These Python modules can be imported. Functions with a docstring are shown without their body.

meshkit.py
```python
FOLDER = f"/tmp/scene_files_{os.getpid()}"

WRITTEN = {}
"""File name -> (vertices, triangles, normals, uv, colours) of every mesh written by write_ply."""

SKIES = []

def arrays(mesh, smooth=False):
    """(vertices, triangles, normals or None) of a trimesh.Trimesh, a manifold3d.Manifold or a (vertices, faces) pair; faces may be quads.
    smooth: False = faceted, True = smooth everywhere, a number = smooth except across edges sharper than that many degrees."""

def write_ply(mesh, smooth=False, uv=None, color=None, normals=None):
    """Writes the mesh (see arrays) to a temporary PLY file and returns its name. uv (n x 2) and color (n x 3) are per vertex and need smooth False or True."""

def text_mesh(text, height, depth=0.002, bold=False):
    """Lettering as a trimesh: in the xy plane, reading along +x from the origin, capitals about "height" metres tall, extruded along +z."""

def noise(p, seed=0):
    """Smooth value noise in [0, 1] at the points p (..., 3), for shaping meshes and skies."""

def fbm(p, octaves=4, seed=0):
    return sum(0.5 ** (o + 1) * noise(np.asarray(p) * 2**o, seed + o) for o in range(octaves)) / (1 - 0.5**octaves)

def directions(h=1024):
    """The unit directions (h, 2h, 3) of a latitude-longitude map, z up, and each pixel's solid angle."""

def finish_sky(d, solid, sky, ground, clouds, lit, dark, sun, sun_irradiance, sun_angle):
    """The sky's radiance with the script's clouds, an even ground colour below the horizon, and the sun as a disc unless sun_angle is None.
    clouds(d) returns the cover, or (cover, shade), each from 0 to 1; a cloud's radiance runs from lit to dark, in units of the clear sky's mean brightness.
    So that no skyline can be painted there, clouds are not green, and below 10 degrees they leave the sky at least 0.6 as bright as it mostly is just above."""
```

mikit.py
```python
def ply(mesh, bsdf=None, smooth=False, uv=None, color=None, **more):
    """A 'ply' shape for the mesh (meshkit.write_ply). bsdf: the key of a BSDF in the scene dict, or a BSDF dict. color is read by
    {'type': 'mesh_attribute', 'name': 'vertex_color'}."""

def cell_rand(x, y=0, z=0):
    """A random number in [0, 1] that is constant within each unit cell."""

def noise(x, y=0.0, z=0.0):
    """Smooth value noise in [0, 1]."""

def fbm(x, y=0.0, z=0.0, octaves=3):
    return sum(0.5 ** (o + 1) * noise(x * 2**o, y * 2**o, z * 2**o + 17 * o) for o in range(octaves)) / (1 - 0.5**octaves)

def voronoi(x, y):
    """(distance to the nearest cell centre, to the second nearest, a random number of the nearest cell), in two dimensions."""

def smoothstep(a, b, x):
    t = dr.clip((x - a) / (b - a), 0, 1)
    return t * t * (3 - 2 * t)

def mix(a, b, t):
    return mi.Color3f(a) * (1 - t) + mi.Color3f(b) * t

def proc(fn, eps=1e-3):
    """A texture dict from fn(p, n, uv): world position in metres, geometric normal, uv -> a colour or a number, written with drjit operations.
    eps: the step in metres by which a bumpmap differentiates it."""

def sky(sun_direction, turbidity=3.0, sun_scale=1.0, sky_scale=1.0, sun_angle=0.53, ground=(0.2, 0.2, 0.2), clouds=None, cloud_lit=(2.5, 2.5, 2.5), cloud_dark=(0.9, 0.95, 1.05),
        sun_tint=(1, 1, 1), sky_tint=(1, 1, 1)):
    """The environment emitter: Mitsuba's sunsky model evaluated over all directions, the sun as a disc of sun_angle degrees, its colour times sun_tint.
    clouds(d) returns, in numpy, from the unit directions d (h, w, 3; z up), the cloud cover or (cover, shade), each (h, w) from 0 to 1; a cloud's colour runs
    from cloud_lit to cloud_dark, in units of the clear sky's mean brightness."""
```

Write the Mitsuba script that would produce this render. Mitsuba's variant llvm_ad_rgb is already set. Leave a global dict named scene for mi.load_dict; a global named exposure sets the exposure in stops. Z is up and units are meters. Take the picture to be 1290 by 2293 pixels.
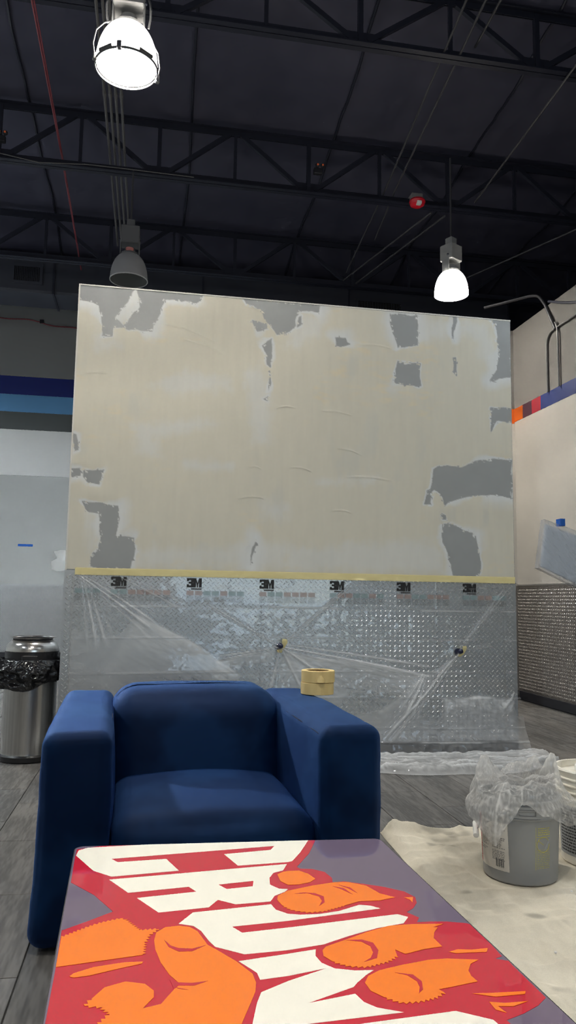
import math, random
import numpy as np, trimesh, shapely
import shapely.geometry as sg
from shapely import affinity
import mitsuba as mi, drjit as dr, mikit, meshkit
from mikit import ply, proc
T = mi.ScalarTransform4f
random.seed(4); np.random.seed(4)
scene, labels = {}, {}

# ------------------------------------------------------------------ camera, light, exposure
EYE = np.array([0, 0, 1.06])
yaw, pit, rol = np.radians([10.034, 6.480, 0.928])
FWD = np.array([math.sin(yaw)*math.cos(pit), math.cos(yaw)*math.cos(pit), math.sin(pit)])
RIGHT0 = np.array([math.cos(yaw), -math.sin(yaw), 0]); UP0 = np.cross(RIGHT0, FWD)
UP = -math.sin(rol)*RIGHT0 + math.cos(rol)*UP0
scene['camera'] = {'type': 'perspective', 'fov_axis': 'x', 'fov': math.degrees(2*math.atan(645/1690)), 'near_clip': 0.05, 'far_clip': 100.0,
                   'to_world': T().look_at(origin=EYE.tolist(), target=(EYE+FWD).tolist(), up=UP.tolist())}
exposure = 0.9
LENS, DOME = 125.0, 12.0                      # radiance of a lit lamp's lens and of its glowing dome
WARM, COOL = (1.0, .945, .84), (.88, .96, 1.0)
scene['daylight'] = mikit.sky((.35, -.6, .55), turbidity=3, sun_scale=0.0, sky_scale=5.0, ground=(.25, .25, .25))

# ------------------------------------------------------------------ helpers
def lin(r, g, b):
    return [((c/255)/12.92 if c <= 10 else ((c/255+.055)/1.055)**2.4) for c in (r, g, b)]
def rgb(c): return {'type': 'rgb', 'value': [float(x) for x in c]}
def mat(key, base, rough=.6, two=True, **kw):
    b = {'type': 'principled', 'base_color': base if isinstance(base, dict) else rgb(base), 'roughness': rough, **kw}
    scene[key] = {'type': 'twosided', 'b': b} if two else b
    return key
def bumped(key, inner_key, fn, scale=1.0, eps=1e-3):
    inner = scene[inner_key]
    scene[key] = {'type': 'twosided', 'b': {'type': 'bumpmap', 'tex': proc(fn, eps), 'scale': scale, 'b': inner['b'] if inner['type'] == 'twosided' else inner}}
    return key
used = {}
def key_for(name):
    n = used.get(name, 0); used[name] = n+1
    return name if n == 0 else f'{name}_{n:03d}'
def thing(name, label, cat, group=None):
    k = key_for(name); labels[k] = {'label': label, 'category': cat}
    if group: labels[k]['group'] = group
    return k
def put(name, mesh, m, parent=None, smooth=30, label=None, kind=None, **kw):
    k = key_for((parent+'__' if parent else '')+name)
    scene[k] = ply(mesh, m, smooth=smooth, **kw)
    d = {}
    if label: d['label'] = label
    if kind: d['kind'] = kind
    if d: labels.setdefault(k, {}).update(d)
    return k
def put_shared(name, d, parent):
    k = key_for(parent+'__'+name); scene[k] = dict(d); return k
def cat_(ms): return trimesh.util.concatenate(ms)
def box(x0, x1, y0, y1, z0, z1):
    m = trimesh.creation.box((x1-x0, y1-y0, z1-z0)); m.apply_translation(((x0+x1)/2, (y0+y1)/2, (z0+z1)/2)); return m
def bbox(x0, x1, y0, y1, z0, z1, c=.004):
    """box with chamfered edges"""
    pts = []
    for sx in (0, 1):
        for sy in (0, 1):
            for sz in (0, 1):
                p = np.array([(x0, x1)[sx], (y0, y1)[sy], (z0, z1)[sz]]); s = np.array([1-2*sx, 1-2*sy, 1-2*sz])*c
                for k in range(3):
                    q = p + s; q[k] = p[k]; pts.append(q)
    return trimesh.convex.convex_hull(np.array(pts))
def obox(hx, hy, hz, M): 
    m = trimesh.creation.box((2*hx, 2*hy, 2*hz)); m.apply_transform(M); return m
def bar(a, b, w, t, up=(0, 0, 1)):
    """square bar between two points, w across, t along up-ish"""
    a, b = np.array(a, float), np.array(b, float); d = b-a; L = np.linalg.norm(d); d /= L
    s = np.cross(d, up); s /= np.linalg.norm(s); u = np.cross(s, d)
    M = np.eye(4); M[:3, 0], M[:3, 1], M[:3, 2], M[:3, 3] = d, s, u, (a+b)/2
    return obox(L/2, w/2, t/2, M)
def tube(pts, r, n=8, caps=True):
    p = np.asarray(pts, float); t = np.gradient(p, axis=0); t /= np.linalg.norm(t, axis=1, keepdims=True)+1e-12
    a = np.cross(t[0], [0, 0, 1.] if abs(t[0][2]) < .9 else [1., 0, 0]); a /= np.linalg.norm(a); A = []
    for i in range(len(p)):
        a = a - t[i]*(a@t[i]); a /= np.linalg.norm(a); A.append(a.copy())
    A = np.array(A); B = np.cross(t, A); g = np.arange(n)*2*np.pi/n
    rr = np.broadcast_to(r, (len(p),))[:, None, None]
    v = (p[:, None]+rr*(np.cos(g)[None, :, None]*A[:, None]+np.sin(g)[None, :, None]*B[:, None])).reshape(-1, 3)
    f = []
    for i in range(len(p)-1):
        for j in range(n):
            k = (j+1) % n; f += [[i*n+j, i*n+k, (i+1)*n+k], [i*n+j, (i+1)*n+k, (i+1)*n+j]]
    if caps:
        v = np.vstack([v, p[0], p[-1]]); c0, c1 = len(v)-2, len(v)-1; o = (len(p)-1)*n
        for j in range(n):
            k = (j+1) % n; f += [[c0, k, j], [c1, o+j, o+k]]
    return trimesh.Trimesh(v, np.array(f), process=False)
def lathe(prof, n=48, c=(0, 0, 0)):
    m = trimesh.creation.revolve(np.array(prof, float), sections=n); m.apply_translation(c); return m
def ring(r0, r1, z0, z1, c=(0, 0, 0), n=48, b=.002):
    return lathe([(r0, z0), (r1-b, z0), (r1, z0+b), (r1, z1-b), (r1-b, z1), (r0+b, z1), (r0, z1-b), (r0, z0)], n, c)
def grid(P, flip=False):
    """P (n, m, 3) -> open sheet"""
    n, m = P.shape[:2]; i, j = np.meshgrid(np.arange(n-1), np.arange(m-1), indexing='ij'); a = (i*m+j).ravel()
    q = np.stack([a, a+1, a+m+1, a+m], 1)
    if flip: q = q[:, ::-1]
    return trimesh.Trimesh(P.reshape(-1, 3), np.vstack([q[:, [0, 1, 2]], q[:, [0, 2, 3]]]), process=False)
def solid(P, Q):
    """closed slab between two grids of equal shape"""
    n, m = P.shape[:2]; a, b = grid(P), grid(Q, True); N = n*m
    rim = list(range(0, m-1))+[i*m+m-1 for i in range(n-1)]+[(n-1)*m+j for j in range(m-1, 0, -1)]+[i*m for i in range(n-1, 0, -1)]
    f = []
    for s, e in zip(rim, rim[1:]+rim[:1]): f += [[e, s, s+N], [e, s+N, e+N]]
    return trimesh.Trimesh(np.vstack([P.reshape(-1, 3), Q.reshape(-1, 3)]), np.vstack([a.faces, b.faces+N, np.array(f)]), process=False)
def ext(poly, h, z=0.0):
    ms = [trimesh.creation.extrude_polygon(g, h, engine='earcut') for g in getattr(poly, 'geoms', [poly]) if g.area > 1e-9]
    m = cat_(ms); m.apply_translation((0, 0, z)); return m
def rbox(hx, hy, hz, r, n=(10, 10, 10), puff=(0, 0, 0), wr=0, seed=0):
    """soft rounded box centred at 0; puff = outward bulge of the x, y, z faces"""
    h = np.array([hx, hy, hz]); V, F = [], []
    def axis(k):
        e = np.linspace(0, 1, 6); L = h[k]
        return np.unique(np.round(np.concatenate([-L+r*e, np.linspace(-L+r, L-r, n[k]), L-r*e]), 7))
    ax = [axis(k) for k in range(3)]
    for k in range(3):
        i, j = (k+1) % 3, (k+2) % 3
        A, B = np.meshgrid(ax[i], ax[j], indexing='ij')
        for s in (-1, 1):
            P = np.zeros(A.shape+(3,)); P[..., i], P[..., j], P[..., k] = A, B, s*h[k]
            g = grid(P, flip=(s < 0)); F.append(g.faces+sum(len(x) for x in V)); V.append(g.vertices)
    v = np.vstack(V); f = np.vstack(F)
    inner = np.clip(v, -(h-r), h-r); d = v-inner; ln = np.linalg.norm(d, axis=1, keepdims=True); nrm = d/np.maximum(ln, 1e-9)
    q = inner+r*nrm; u = np.clip(v/h, -1, 1)
    for k in range(3):
        i, j = (k+1) % 3, (k+2) % 3
        q[:, k] += puff[k]*np.sign(nrm[:, k])*np.abs(nrm[:, k])*(1-u[:, i]**2)*(1-u[:, j]**2)
    if wr: q += nrm*((meshkit.fbm(q*7+seed*3.1, 3, seed)-.5)*wr)[:, None]
    m = trimesh.Trimesh(q, f); m.merge_vertices(); return m
def moved(m, x=0, y=0, z=0, rz=0):
    m = m.copy()
    if rz: m.apply_transform(trimesh.transformations.rotation_matrix(rz, [0, 0, 1]))
    m.apply_translation((x, y, z)); return m
def sstep(a, b, x):
    t = np.clip((x-a)/(b-a), 0, 1); return t*t*(3-2*t)
def fb(x, y, s, o=4, seed=0): return meshkit.fbm(np.stack([x*s, y*s, np.zeros_like(x)+seed*7.3], -1), o, seed)

def crumple(u, v, lam, seed, n=7):
    """sharp folds between flat facets: triangle waves in random directions, 0 to 1"""
    r_ = np.random.default_rng(seed); out = 0*u; tot = 0
    wu = u+.35*lam*(meshkit.fbm(np.stack([u/lam*.6, v/lam*.6, u*0+seed], -1), 2, seed)-.5)*2; wv = v+.35*lam*(meshkit.fbm(np.stack([u/lam*.6, v/lam*.6, u*0+seed+5], -1), 2, seed+1)-.5)*2
    for k in range(n):
        a = r_.uniform(0, math.pi); l = lam*r_.uniform(.55, 1.7); w_ = l/lam
        t = (wu*math.cos(a)+wv*math.sin(a))/l+r_.uniform(0, 1); out = out+w_*np.abs(2*(t-np.floor(t))-1)*(.3+.7*meshkit.noise(np.stack([u/lam*.5, v/lam*.5, u*0+k+seed], -1), seed)); tot += w_
    return out/tot*1.6
# ------------------------------------------------------------------ materials
n_, fbm_, ss = mikit.noise, mikit.fbm, mikit.smoothstep
mat('m_black', (.012, .012, .016), .55)
mat('m_ceiling', proc(lambda p, n, uv: mikit.mix((.042, .044, .072), (.078, .077, .108), fbm_(p.x*.9, p.y*.7, p.z*2)*.7+.3*n_(p.x*6, p.y*5, 3))), .75, specular=.25)
mat('m_truss', (.018, .020, .032), .5, specular=.3)
mat('m_duct', (.034, .037, .050), .5)
mat('m_conduit', (.095, .092, .092), .5)
mat('m_conduit_dark', (.05, .05, .055), .5)
mat('m_red_pipe', (.20, .035, .045), .5)
mat('m_taupe', proc(lambda p, n, uv: mikit.mix((.078, .073, .067), (.094, .089, .082), fbm_(p.x*2, p.y*2, p.z*2))), .8)
mat('m_greywall', (.23, .235, .235), .8)
mat('m_cream', proc(lambda p, n, uv: mikit.mix((.385, .36, .325), (.415, .39, .35), fbm_(p.x*3, p.y*3, p.z*3))), .7)
mat('m_whitewall', (.86, .87, .86), .6)
mat('m_lightgrey', proc(lambda p, n, uv: mikit.mix((.43, .44, .435), (.47, .48, .475), fbm_(p.x*2, p.y*2, p.z*2))), .7)
mat('m_darkgrey', (.075, .085, .085), .7)
mat('m_skyblue', lin(92, 150, 200), .6); mat('m_navy', lin(0, 22, 105), .6); mat('m_navy_right', lin(0, 24, 78), .6)
mat('m_orange_paint', lin(165, 72, 6), .6); mat('m_maroon', lin(44, 15, 30), .6); mat('m_red_paint', lin(118, 14, 30), .6)
mat('m_partition', proc(lambda p, n, uv: mikit.mix((.275, .29, .295), (.31, .325, .33), fbm_(p.x*8, p.y*8, p.z*8))), .55)
mat('m_trim_white', (.62, .61, .57), .6)
mat('m_compound', {'type': 'mesh_attribute', 'name': 'vertex_color'}, .75, specular=.3)
mat('m_plate', proc(lambda p, n, uv: mikit.mix((.47, .49, .51), (.56, .58, .60), fbm_(p.x*1.5, p.y*1.5, p.z*9))), .40, metallic=1.0)
mat('m_plate_dark', proc(lambda p, n, uv: mikit.mix((.30, .275, .255), (.38, .35, .325), fbm_(p.x*1.5, p.y*1.5, p.z*9))), .46, metallic=1.0)
mat('m_tread', (.95, .95, .94), .24, metallic=1.0); mat('m_tread_dark', (.66, .62, .58), .30, metallic=1.0)
mat('m_steel_trim', (.6, .6, .6), .3, metallic=1.0)
mat('m_grout', (.022, .021, .020), .9)
def tile_col(a, b):
    def f(p, n, uv):
        g = fbm_(p.x*46, p.y*5.0, 0.3)*.5+fbm_(p.x*9, p.y*3, 5)*.3+n_(p.x*150, p.y*22, 1)*.2
        return mikit.mix(a, b, ss(.3, .72, g))
    return f
mat('m_tile', proc(tile_col((.066, .062, .058), (.135, .127, .118))), .36, specular=.45)
mat('m_tile_b', proc(tile_col((.058, .056, .054), (.122, .117, .112))), .38, specular=.45)
mat('m_tile_c', proc(tile_col((.080, .076, .072), (.155, .147, .138))), .40, specular=.45)
def velvet(p, n, uv):
    nap = ss(.40, .66, fbm_(p.x*5, p.y*3.2+p.z*1.5, p.z*4, 4))
    return mikit.mix((.0009, .0075, .029), (.0026, .0165, .056), nap)
mat('m_velvet', proc(velvet), .62, specular=.06, sheen=1.5, sheen_tint=.62)
mat('m_velvet_seam', (.003, .008, .03), .8)
def canvas(p, n, uv):
    st = ss(.50, .75, fbm_(p.x*2.2, p.y*2.2, 2, 4)); fine = n_(p.x*420, p.y*420, 0)*.5+n_(p.x*60, p.y*14, 4)*.5
    c = mikit.mix((.60, .55, .45), (.70, .65, .54), fine)
    return c*(1-st*.36)*(1-.40*ss(.60, .78, fbm_(p.x*7+3, p.y*9, 7, 3)))
mat('m_canvas', proc(canvas), .9, specular=.15)
for kk, cc_ in (('m_art_grey', (112, 99, 120)), ('m_art_red', (200, 40, 60)), ('m_art_white', (252, 248, 234)), ('m_art_orange', (252, 128, 36))):
    scene[kk] = {'type': 'twosided', 'b': {'type': 'plastic', 'diffuse_reflectance': rgb(lin(*cc_)), 'int_ior': 1.5}}
mat('m_table_edge', (.03, .028, .03), .35)
mat('m_bucket_grey', proc(lambda p, n, uv: mikit.mix((.24, .247, .25), (.27, .277, .28), fbm_(p.x*9, p.y*9, p.z*4))), .38)
mat('m_bucket_white', proc(lambda p, n, uv: mikit.mix((.74, .71, .63), (.52, .47, .36), ss(.55, .8, fbm_(p.x*14, p.y*14, p.z*22)))), .4)
mat('m_paper', (.62, .59, .54), .6); mat('m_paper_grey', (.34, .35, .36), .5)
mat('m_ink', (.05, .05, .055), .6); mat('m_ink_black', (.008, .008, .009), .5); mat('m_ink_soft', (.25, .24, .23), .6)
mat('m_yellow_print', lin(186, 178, 84), .5); mat('m_red_print', lin(150, 40, 50), .5)
mat('m_white_plastic', (.78, .78, .75), .35)
mat('m_wire', (.35, .35, .36), .35, metallic=1.0)
mat('m_masking', proc(lambda p, n, uv: mikit.mix((.66, .57, .27), (.76, .68, .36), fbm_(p.x*14, p.y*40, p.z*40))), .6)
mat('m_roll', (.62, .47, .20), .55); mat('m_roll_side', proc(lambda p, n, uv: mikit.mix((.60, .45, .19), (.66, .51, .23), n_(dr.sqrt(dr.square(p.x-.715)+dr.square(p.y-3.27))*900, 0, 0))), .6)
mat('m_core', (.26, .17, .07), .8)
mat('m_blue_tape', lin(20, 84, 170), .6)
mat('m_hook', (.012, .016, .045), .35)
def steel(p, n, uv):
    a = dr.atan2(p.y-5.25, p.x+.762)
    return mikit.mix((.34, .33, .32), (.62, .61, .59), fbm_(a*14, p.z*.6, 0.5, 4))
mat('m_brushed', proc(steel), .27, metallic=1.0)
mat('m_dome_steel', (.62, .60, .57), .22, metallic=1.0)
mat('m_black_plastic', (.010, .010, .011), .38)
mat('m_bag', (.008, .008, .009), .16, specular=.6)
mat('m_lamp_box', (.30, .30, .30), .5); mat('m_lamp_dark', (.11, .112, .118), .5)
mat('m_dome_off', (.34, .34, .35), .25, specular=.6); mat('m_dome_in', (.20, .21, .21), .2, specular=.7)
mat('m_alarm_red', lin(190, 30, 45), .35); mat('m_alarm_white', (.55, .55, .55), .4); mat('m_pinkish', lin(190, 120, 115), .5)
mat('m_orange_led', lin(235, 110, 60), .4)
mat('m_screen', (.58, .64, .72), .22, metallic=.25, specular=.8)
# plastic films: a clear sheet, hazed by its creases (weight = share of milky surface)
def film(key, weight, col=(.72, .74, .76), rough=.22, thin=0):
    scene[key] = {'type': 'blendbsdf', 'weight': weight if isinstance(weight, dict) else float(weight), 'a': {'type': 'thindielectric', 'int_ior': 1.42},
                  'b': {'type': 'twosided', 'b': {'type': 'principled', 'base_color': rgb(col), 'roughness': rough, 'specular': .55}} if not thin else
                  {'type': 'principledthin', 'base_color': rgb(col), 'roughness': rough, 'diff_trans': thin, 'eta': 1.45}}
film('m_film', {'type': 'mesh_attribute', 'name': 'vertex_haze'} if False else proc(lambda p, n, uv: uv.x), (.93, .945, .96), .20, .6)
film('m_film_bag', proc(lambda p, n, uv: uv.x), (.97, .96, .94), .16, .9)
scene['m_film_clear'] = {'type': 'thindielectric', 'int_ior': 1.42}
film('m_film_wrap', .16, (.6, .66, .75), .12)
film('m_print_pink', .52, (.42, .30, .27), .4); film('m_print_teal', .52, (.27, .38, .40), .4); film('m_print_text', .5, (.12, .12, .12), .5)
for kk, (r_, c_) in {'m_glow_warm': (DOME, WARM), 'm_glow_cool': (DOME, COOL)}.items():
    mat(kk, (.8, .8, .78), .4)
# ------------------------------------------------------------------ the room
XR, YB, YL = 4.0, 7.86, 13.25          # right wall, short back wall behind the partition, far back wall on the left
XL, XJ, YF, XO = -6.5, 2.0, -5.0, 7.5
put('floor', box(XL, XO, YF, YL+.1, -.12, -.004), 'm_grout', smooth=False, kind='structure')
labels['floor']['label'] = 'grey brown wood grained tile floor'
# tiles: 0.305 x 0.61 m, half bond
TW, TL, GAP = .305, .61, .0042
def tile_mesh(x0, x1, y0, y1): return bbox(x0, x1, y0, y1, -.012, 0, .0012)
base_tile = tile_mesh(-TW/2+GAP/2, TW/2-GAP/2, -TL/2+GAP/2, TL/2-GAP/2)
tile_dicts = [ply(base_tile, m, smooth=False) for m in ('m_tile', 'm_tile_b', 'm_tile_c')]
rest = []; cand = []
for i in range(-27, 21):
    xc = 1.195+TW*(i+.5); y0 = 3.545 if i % 2 == 0 else 3.84
    for k in range(-15, 17):
        yc = y0+TL*(k+.5)
        if not (XL+.2 < xc < XR-.16 and YF+.4 < yc < YL-.35): continue
        if xc > XJ-.16 and yc > YB-.32: continue
        inb = (-.557-.15 < xc < 2.55+.15) and (5.045-.3 < yc < 5.5+.3)
        seen = yc > .9 and (xc-.165*yc) > -.50*yc-.5 and (xc-.165*yc) < .42*yc+.4 and yc < 11 and not (-.2 < xc < 2.3 and yc > 5.3)
        cand.append((seen, math.hypot(xc, yc), xc, yc))
cand.sort(key=lambda c: (not c[0], c[1]))
rng = random.Random(3)
for n, (seen, dist, xc, yc) in enumerate(cand):
    if n < 285 and seen:
        d = dict(tile_dicts[rng.choice((0, 0, 1, 2))]); d['to_world'] = T().translate([xc, yc, 0]); put_shared('tile', d, 'floor')
    else: rest.append(moved(tile_mesh(-TW/2+GAP/2, TW/2-GAP/2, -TL/2+GAP/2, TL/2-GAP/2), xc, yc))
put('outlying_tile', cat_(rest), 'm_tile', 'floor', smooth=False, kind='stuff')

# diamond plate treads: raised lozenges, alternating at +-45 degrees
def treads(u0, u1, v0, v1, pitch=.034, L=.0135, w=.0036, hgt=.0042):
    us = np.arange(u0+pitch*.5, u1-pitch*.3, pitch/2); V = []; F = []
    base = np.array([[-L, 0, 0], [0, -w, 0], [L, 0, 0], [0, w, 0], [-L*.55, 0, hgt], [L*.55, 0, hgt], [-L*.5, -w*.75, 0.0003], [L*.5, -w*.75, .0003], [L*.5, w*.75, .0003], [-L*.5, w*.75, .0003]])
    fc = np.array([[0, 6, 4], [6, 1, 4], [1, 5, 4], [1, 7, 5], [7, 2, 5], [2, 8, 5], [8, 3, 5], [3, 4, 5], [3, 9, 4], [9, 0, 4]])
    rot = {s: np.array([[math.cos(s*.72), -math.sin(s*.72)], [math.sin(s*.72), math.cos(s*.72)]]) for s in (-1, 1)}
    c = 0
    for a, u in enumerate(us):
        for b, v in enumerate(np.arange(v0+pitch*.4, v1-pitch*.3, pitch/2)):
            if (a+b) % 2: continue
            s = 1 if a % 2 else -1
            p = base.copy(); p[:, :2] = base[:, :2]@rot[s].T+[u, v]; V.append(p); F.append(fc+c*len(base)); c += 1
    return np.vstack(V), np.vstack(F)
def facing_front(vf, y, sgn=1):     # (u, v, h) -> x, z on a wall facing -y
    v, f = vf; return trimesh.Trimesh(np.stack([v[:, 0], y-v[:, 2], v[:, 1]], 1), f, process=False)
def facing_left(vf, x):             # on a wall facing -x: u runs along y
    v, f = vf; return trimesh.Trimesh(np.stack([x-v[:, 2], v[:, 0], v[:, 1]], 1), f[:, ::-1], process=False)

# right wall: cream below, band of painted blocks, taupe above, metal wainscot
put('wall_right', box(XR, XR+.14, YF, YB+.14, 0, 3.09), 'm_cream', smooth=False, kind='structure')
put('upper_band', box(XR, XR+.14, YF, YB+.14, 3.09, 4.17), 'm_taupe', 'wall_right', smooth=False)
for ya, yb, m in ((7.66, YB, 'm_orange_paint'), (7.457, 7.66, 'm_maroon'), (7.264, 7.457, 'm_red_paint'), (2.0, 7.264, 'm_navy_right')):
    put('painted_stripe', box(XR-.002, XR, ya, yb, 3.09, 3.243), m, 'wall_right', smooth=False)
put('diamond_plate', box(XR-.006, XR, YF, YB-.004, .095, 1.232), 'm_plate_dark', 'wall_right', smooth=False)
put('tread', facing_left(treads(4.4, YB-.01, .10, 1.228), XR-.006), 'm_tread_dark', 'wall_right__diamond_plate', smooth=False, kind='stuff')
put('cap_strip', box(XR-.010, XR, YF, YB-.004, 1.232, 1.246), 'm_steel_trim', 'wall_right', smooth=False)
put('baseboard_right', bbox(XR-.012, XR, YF, YB-.012, 0, .095, .003), 'm_black', smooth=False, kind='structure')
# short back wall behind the partition with its orange end, and the jog to the far wall
put('wall_back', box(XJ, XR, YB, YB+.14, 0, 3.09), 'm_cream', smooth=False, kind='structure')
put('upper_band', box(XJ, XR, YB, YB+.14, 3.09, 4.17), 'm_taupe', 'wall_back', smooth=False)
put('painted_stripe', box(3.4, XR-.002, YB-.002, YB, 3.073, 3.243), 'm_orange_paint', 'wall_back', smooth=False)
put('diamond_plate', box(XJ, XR-.006, YB-.006, YB, .095, 1.232), 'm_plate_dark', 'wall_back', smooth=False)
put('baseboard_back', bbox(XJ, XR-.012, YB-.012, YB, 0, .095, .003), 'm_black', smooth=False, kind='structure')
put('wall_jog', box(XJ, XJ+.14, YB+.14, YL, 0, 4.17), 'm_lightgrey', smooth=False, kind='structure')
# far back wall on the left
put('wall_far', box(XL, XJ, YL, YL+.14, 0, 6.5), 'm_lightgrey', smooth=False, kind='structure')
for z0, z1, m in ((3.045, 3.833, 'm_whitewall'), (3.833, 4.142, 'm_darkgrey'), (4.142, 4.445, 'm_skyblue'), (4.445, 4.765, 'm_navy'), (4.765, 6.5, 'm_greywall')):
    put('painted_stripe', box(XL, XJ, YL-(.012 if m == 'm_whitewall' else .004), YL, z0, z1), m, 'wall_far', smooth=False)
put('diamond_plate', box(XL, XJ, YL-.006, YL, .095, 1.208), 'm_plate', 'wall_far', smooth=False)
put('tread', facing_front(treads(-3.4, -1.0, .10, 1.204), YL-.006), 'm_tread', 'wall_far__diamond_plate', smooth=False, kind='stuff')
put('baseboard_far', bbox(XL, XJ, YL-.012, YL, 0, .095, .003), 'm_black', smooth=False, kind='structure')
pp = sg.Polygon([(-1.69, 1.47), (-1.60, 1.44), (-1.50, 1.45), (-1.30, 1.46), (-1.30, 1.79), (-1.55, 1.80), (-1.66, 1.77), (-1.60, 1.66), (-1.70, 1.60)])
mm = ext(pp, .004); mm.vertices = np.stack([mm.vertices[:, 0], YL-.0015-mm.vertices[:, 2], mm.vertices[:, 1]], 1); mm.invert()
put('filler_patch', mm, 'm_whitewall', 'wall_far', smooth=False)
# enclosing walls behind and beside the camera, and above the partition walls
put('wall_left', box(XL-.14, XL, YF, YL+.14, 0, 7.4), 'm_lightgrey', smooth=False, kind='structure')
put('wall_outer', cat_([box(XO, XO+.14, YF, YL+.14, 0, 7.4), box(XJ, XO, YL, YL+.14, 0, 7.4)]), 'm_black', smooth=False, kind='structure')
WIN = (.3, 3.9, .75, 2.75)
put('wall_front', cat_([box(XL, WIN[0], YF-.14, YF, 0, 7.4), box(WIN[1], XO, YF-.14, YF, 0, 7.4), box(WIN[0], WIN[1], YF-.14, YF, 0, WIN[2]), box(WIN[0], WIN[1], YF-.14, YF, WIN[3], 7.4)]), 'm_lightgrey', smooth=False, kind='structure')
scene['m_pane'] = {'type': 'thindielectric'}
put('window_1', cat_([box(WIN[0], WIN[1], YF-.1, YF-.04, WIN[2], WIN[2]+.05), box(WIN[0], WIN[1], YF-.1, YF-.04, WIN[3]-.05, WIN[3])]+[box(x-.025, x+.025, YF-.1, YF-.04, WIN[2], WIN[3]) for x in np.linspace(WIN[0]+.025, WIN[1]-.025, 4)]), 'm_black_plastic', smooth=False, kind='structure')
put('pane', grid(np.array([[[WIN[0], YF-.07, WIN[2]], [WIN[1], YF-.07, WIN[2]]], [[WIN[0], YF-.07, WIN[3]], [WIN[1], YF-.07, WIN[3]]]])), 'm_pane', 'window_1', smooth=False)

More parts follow.
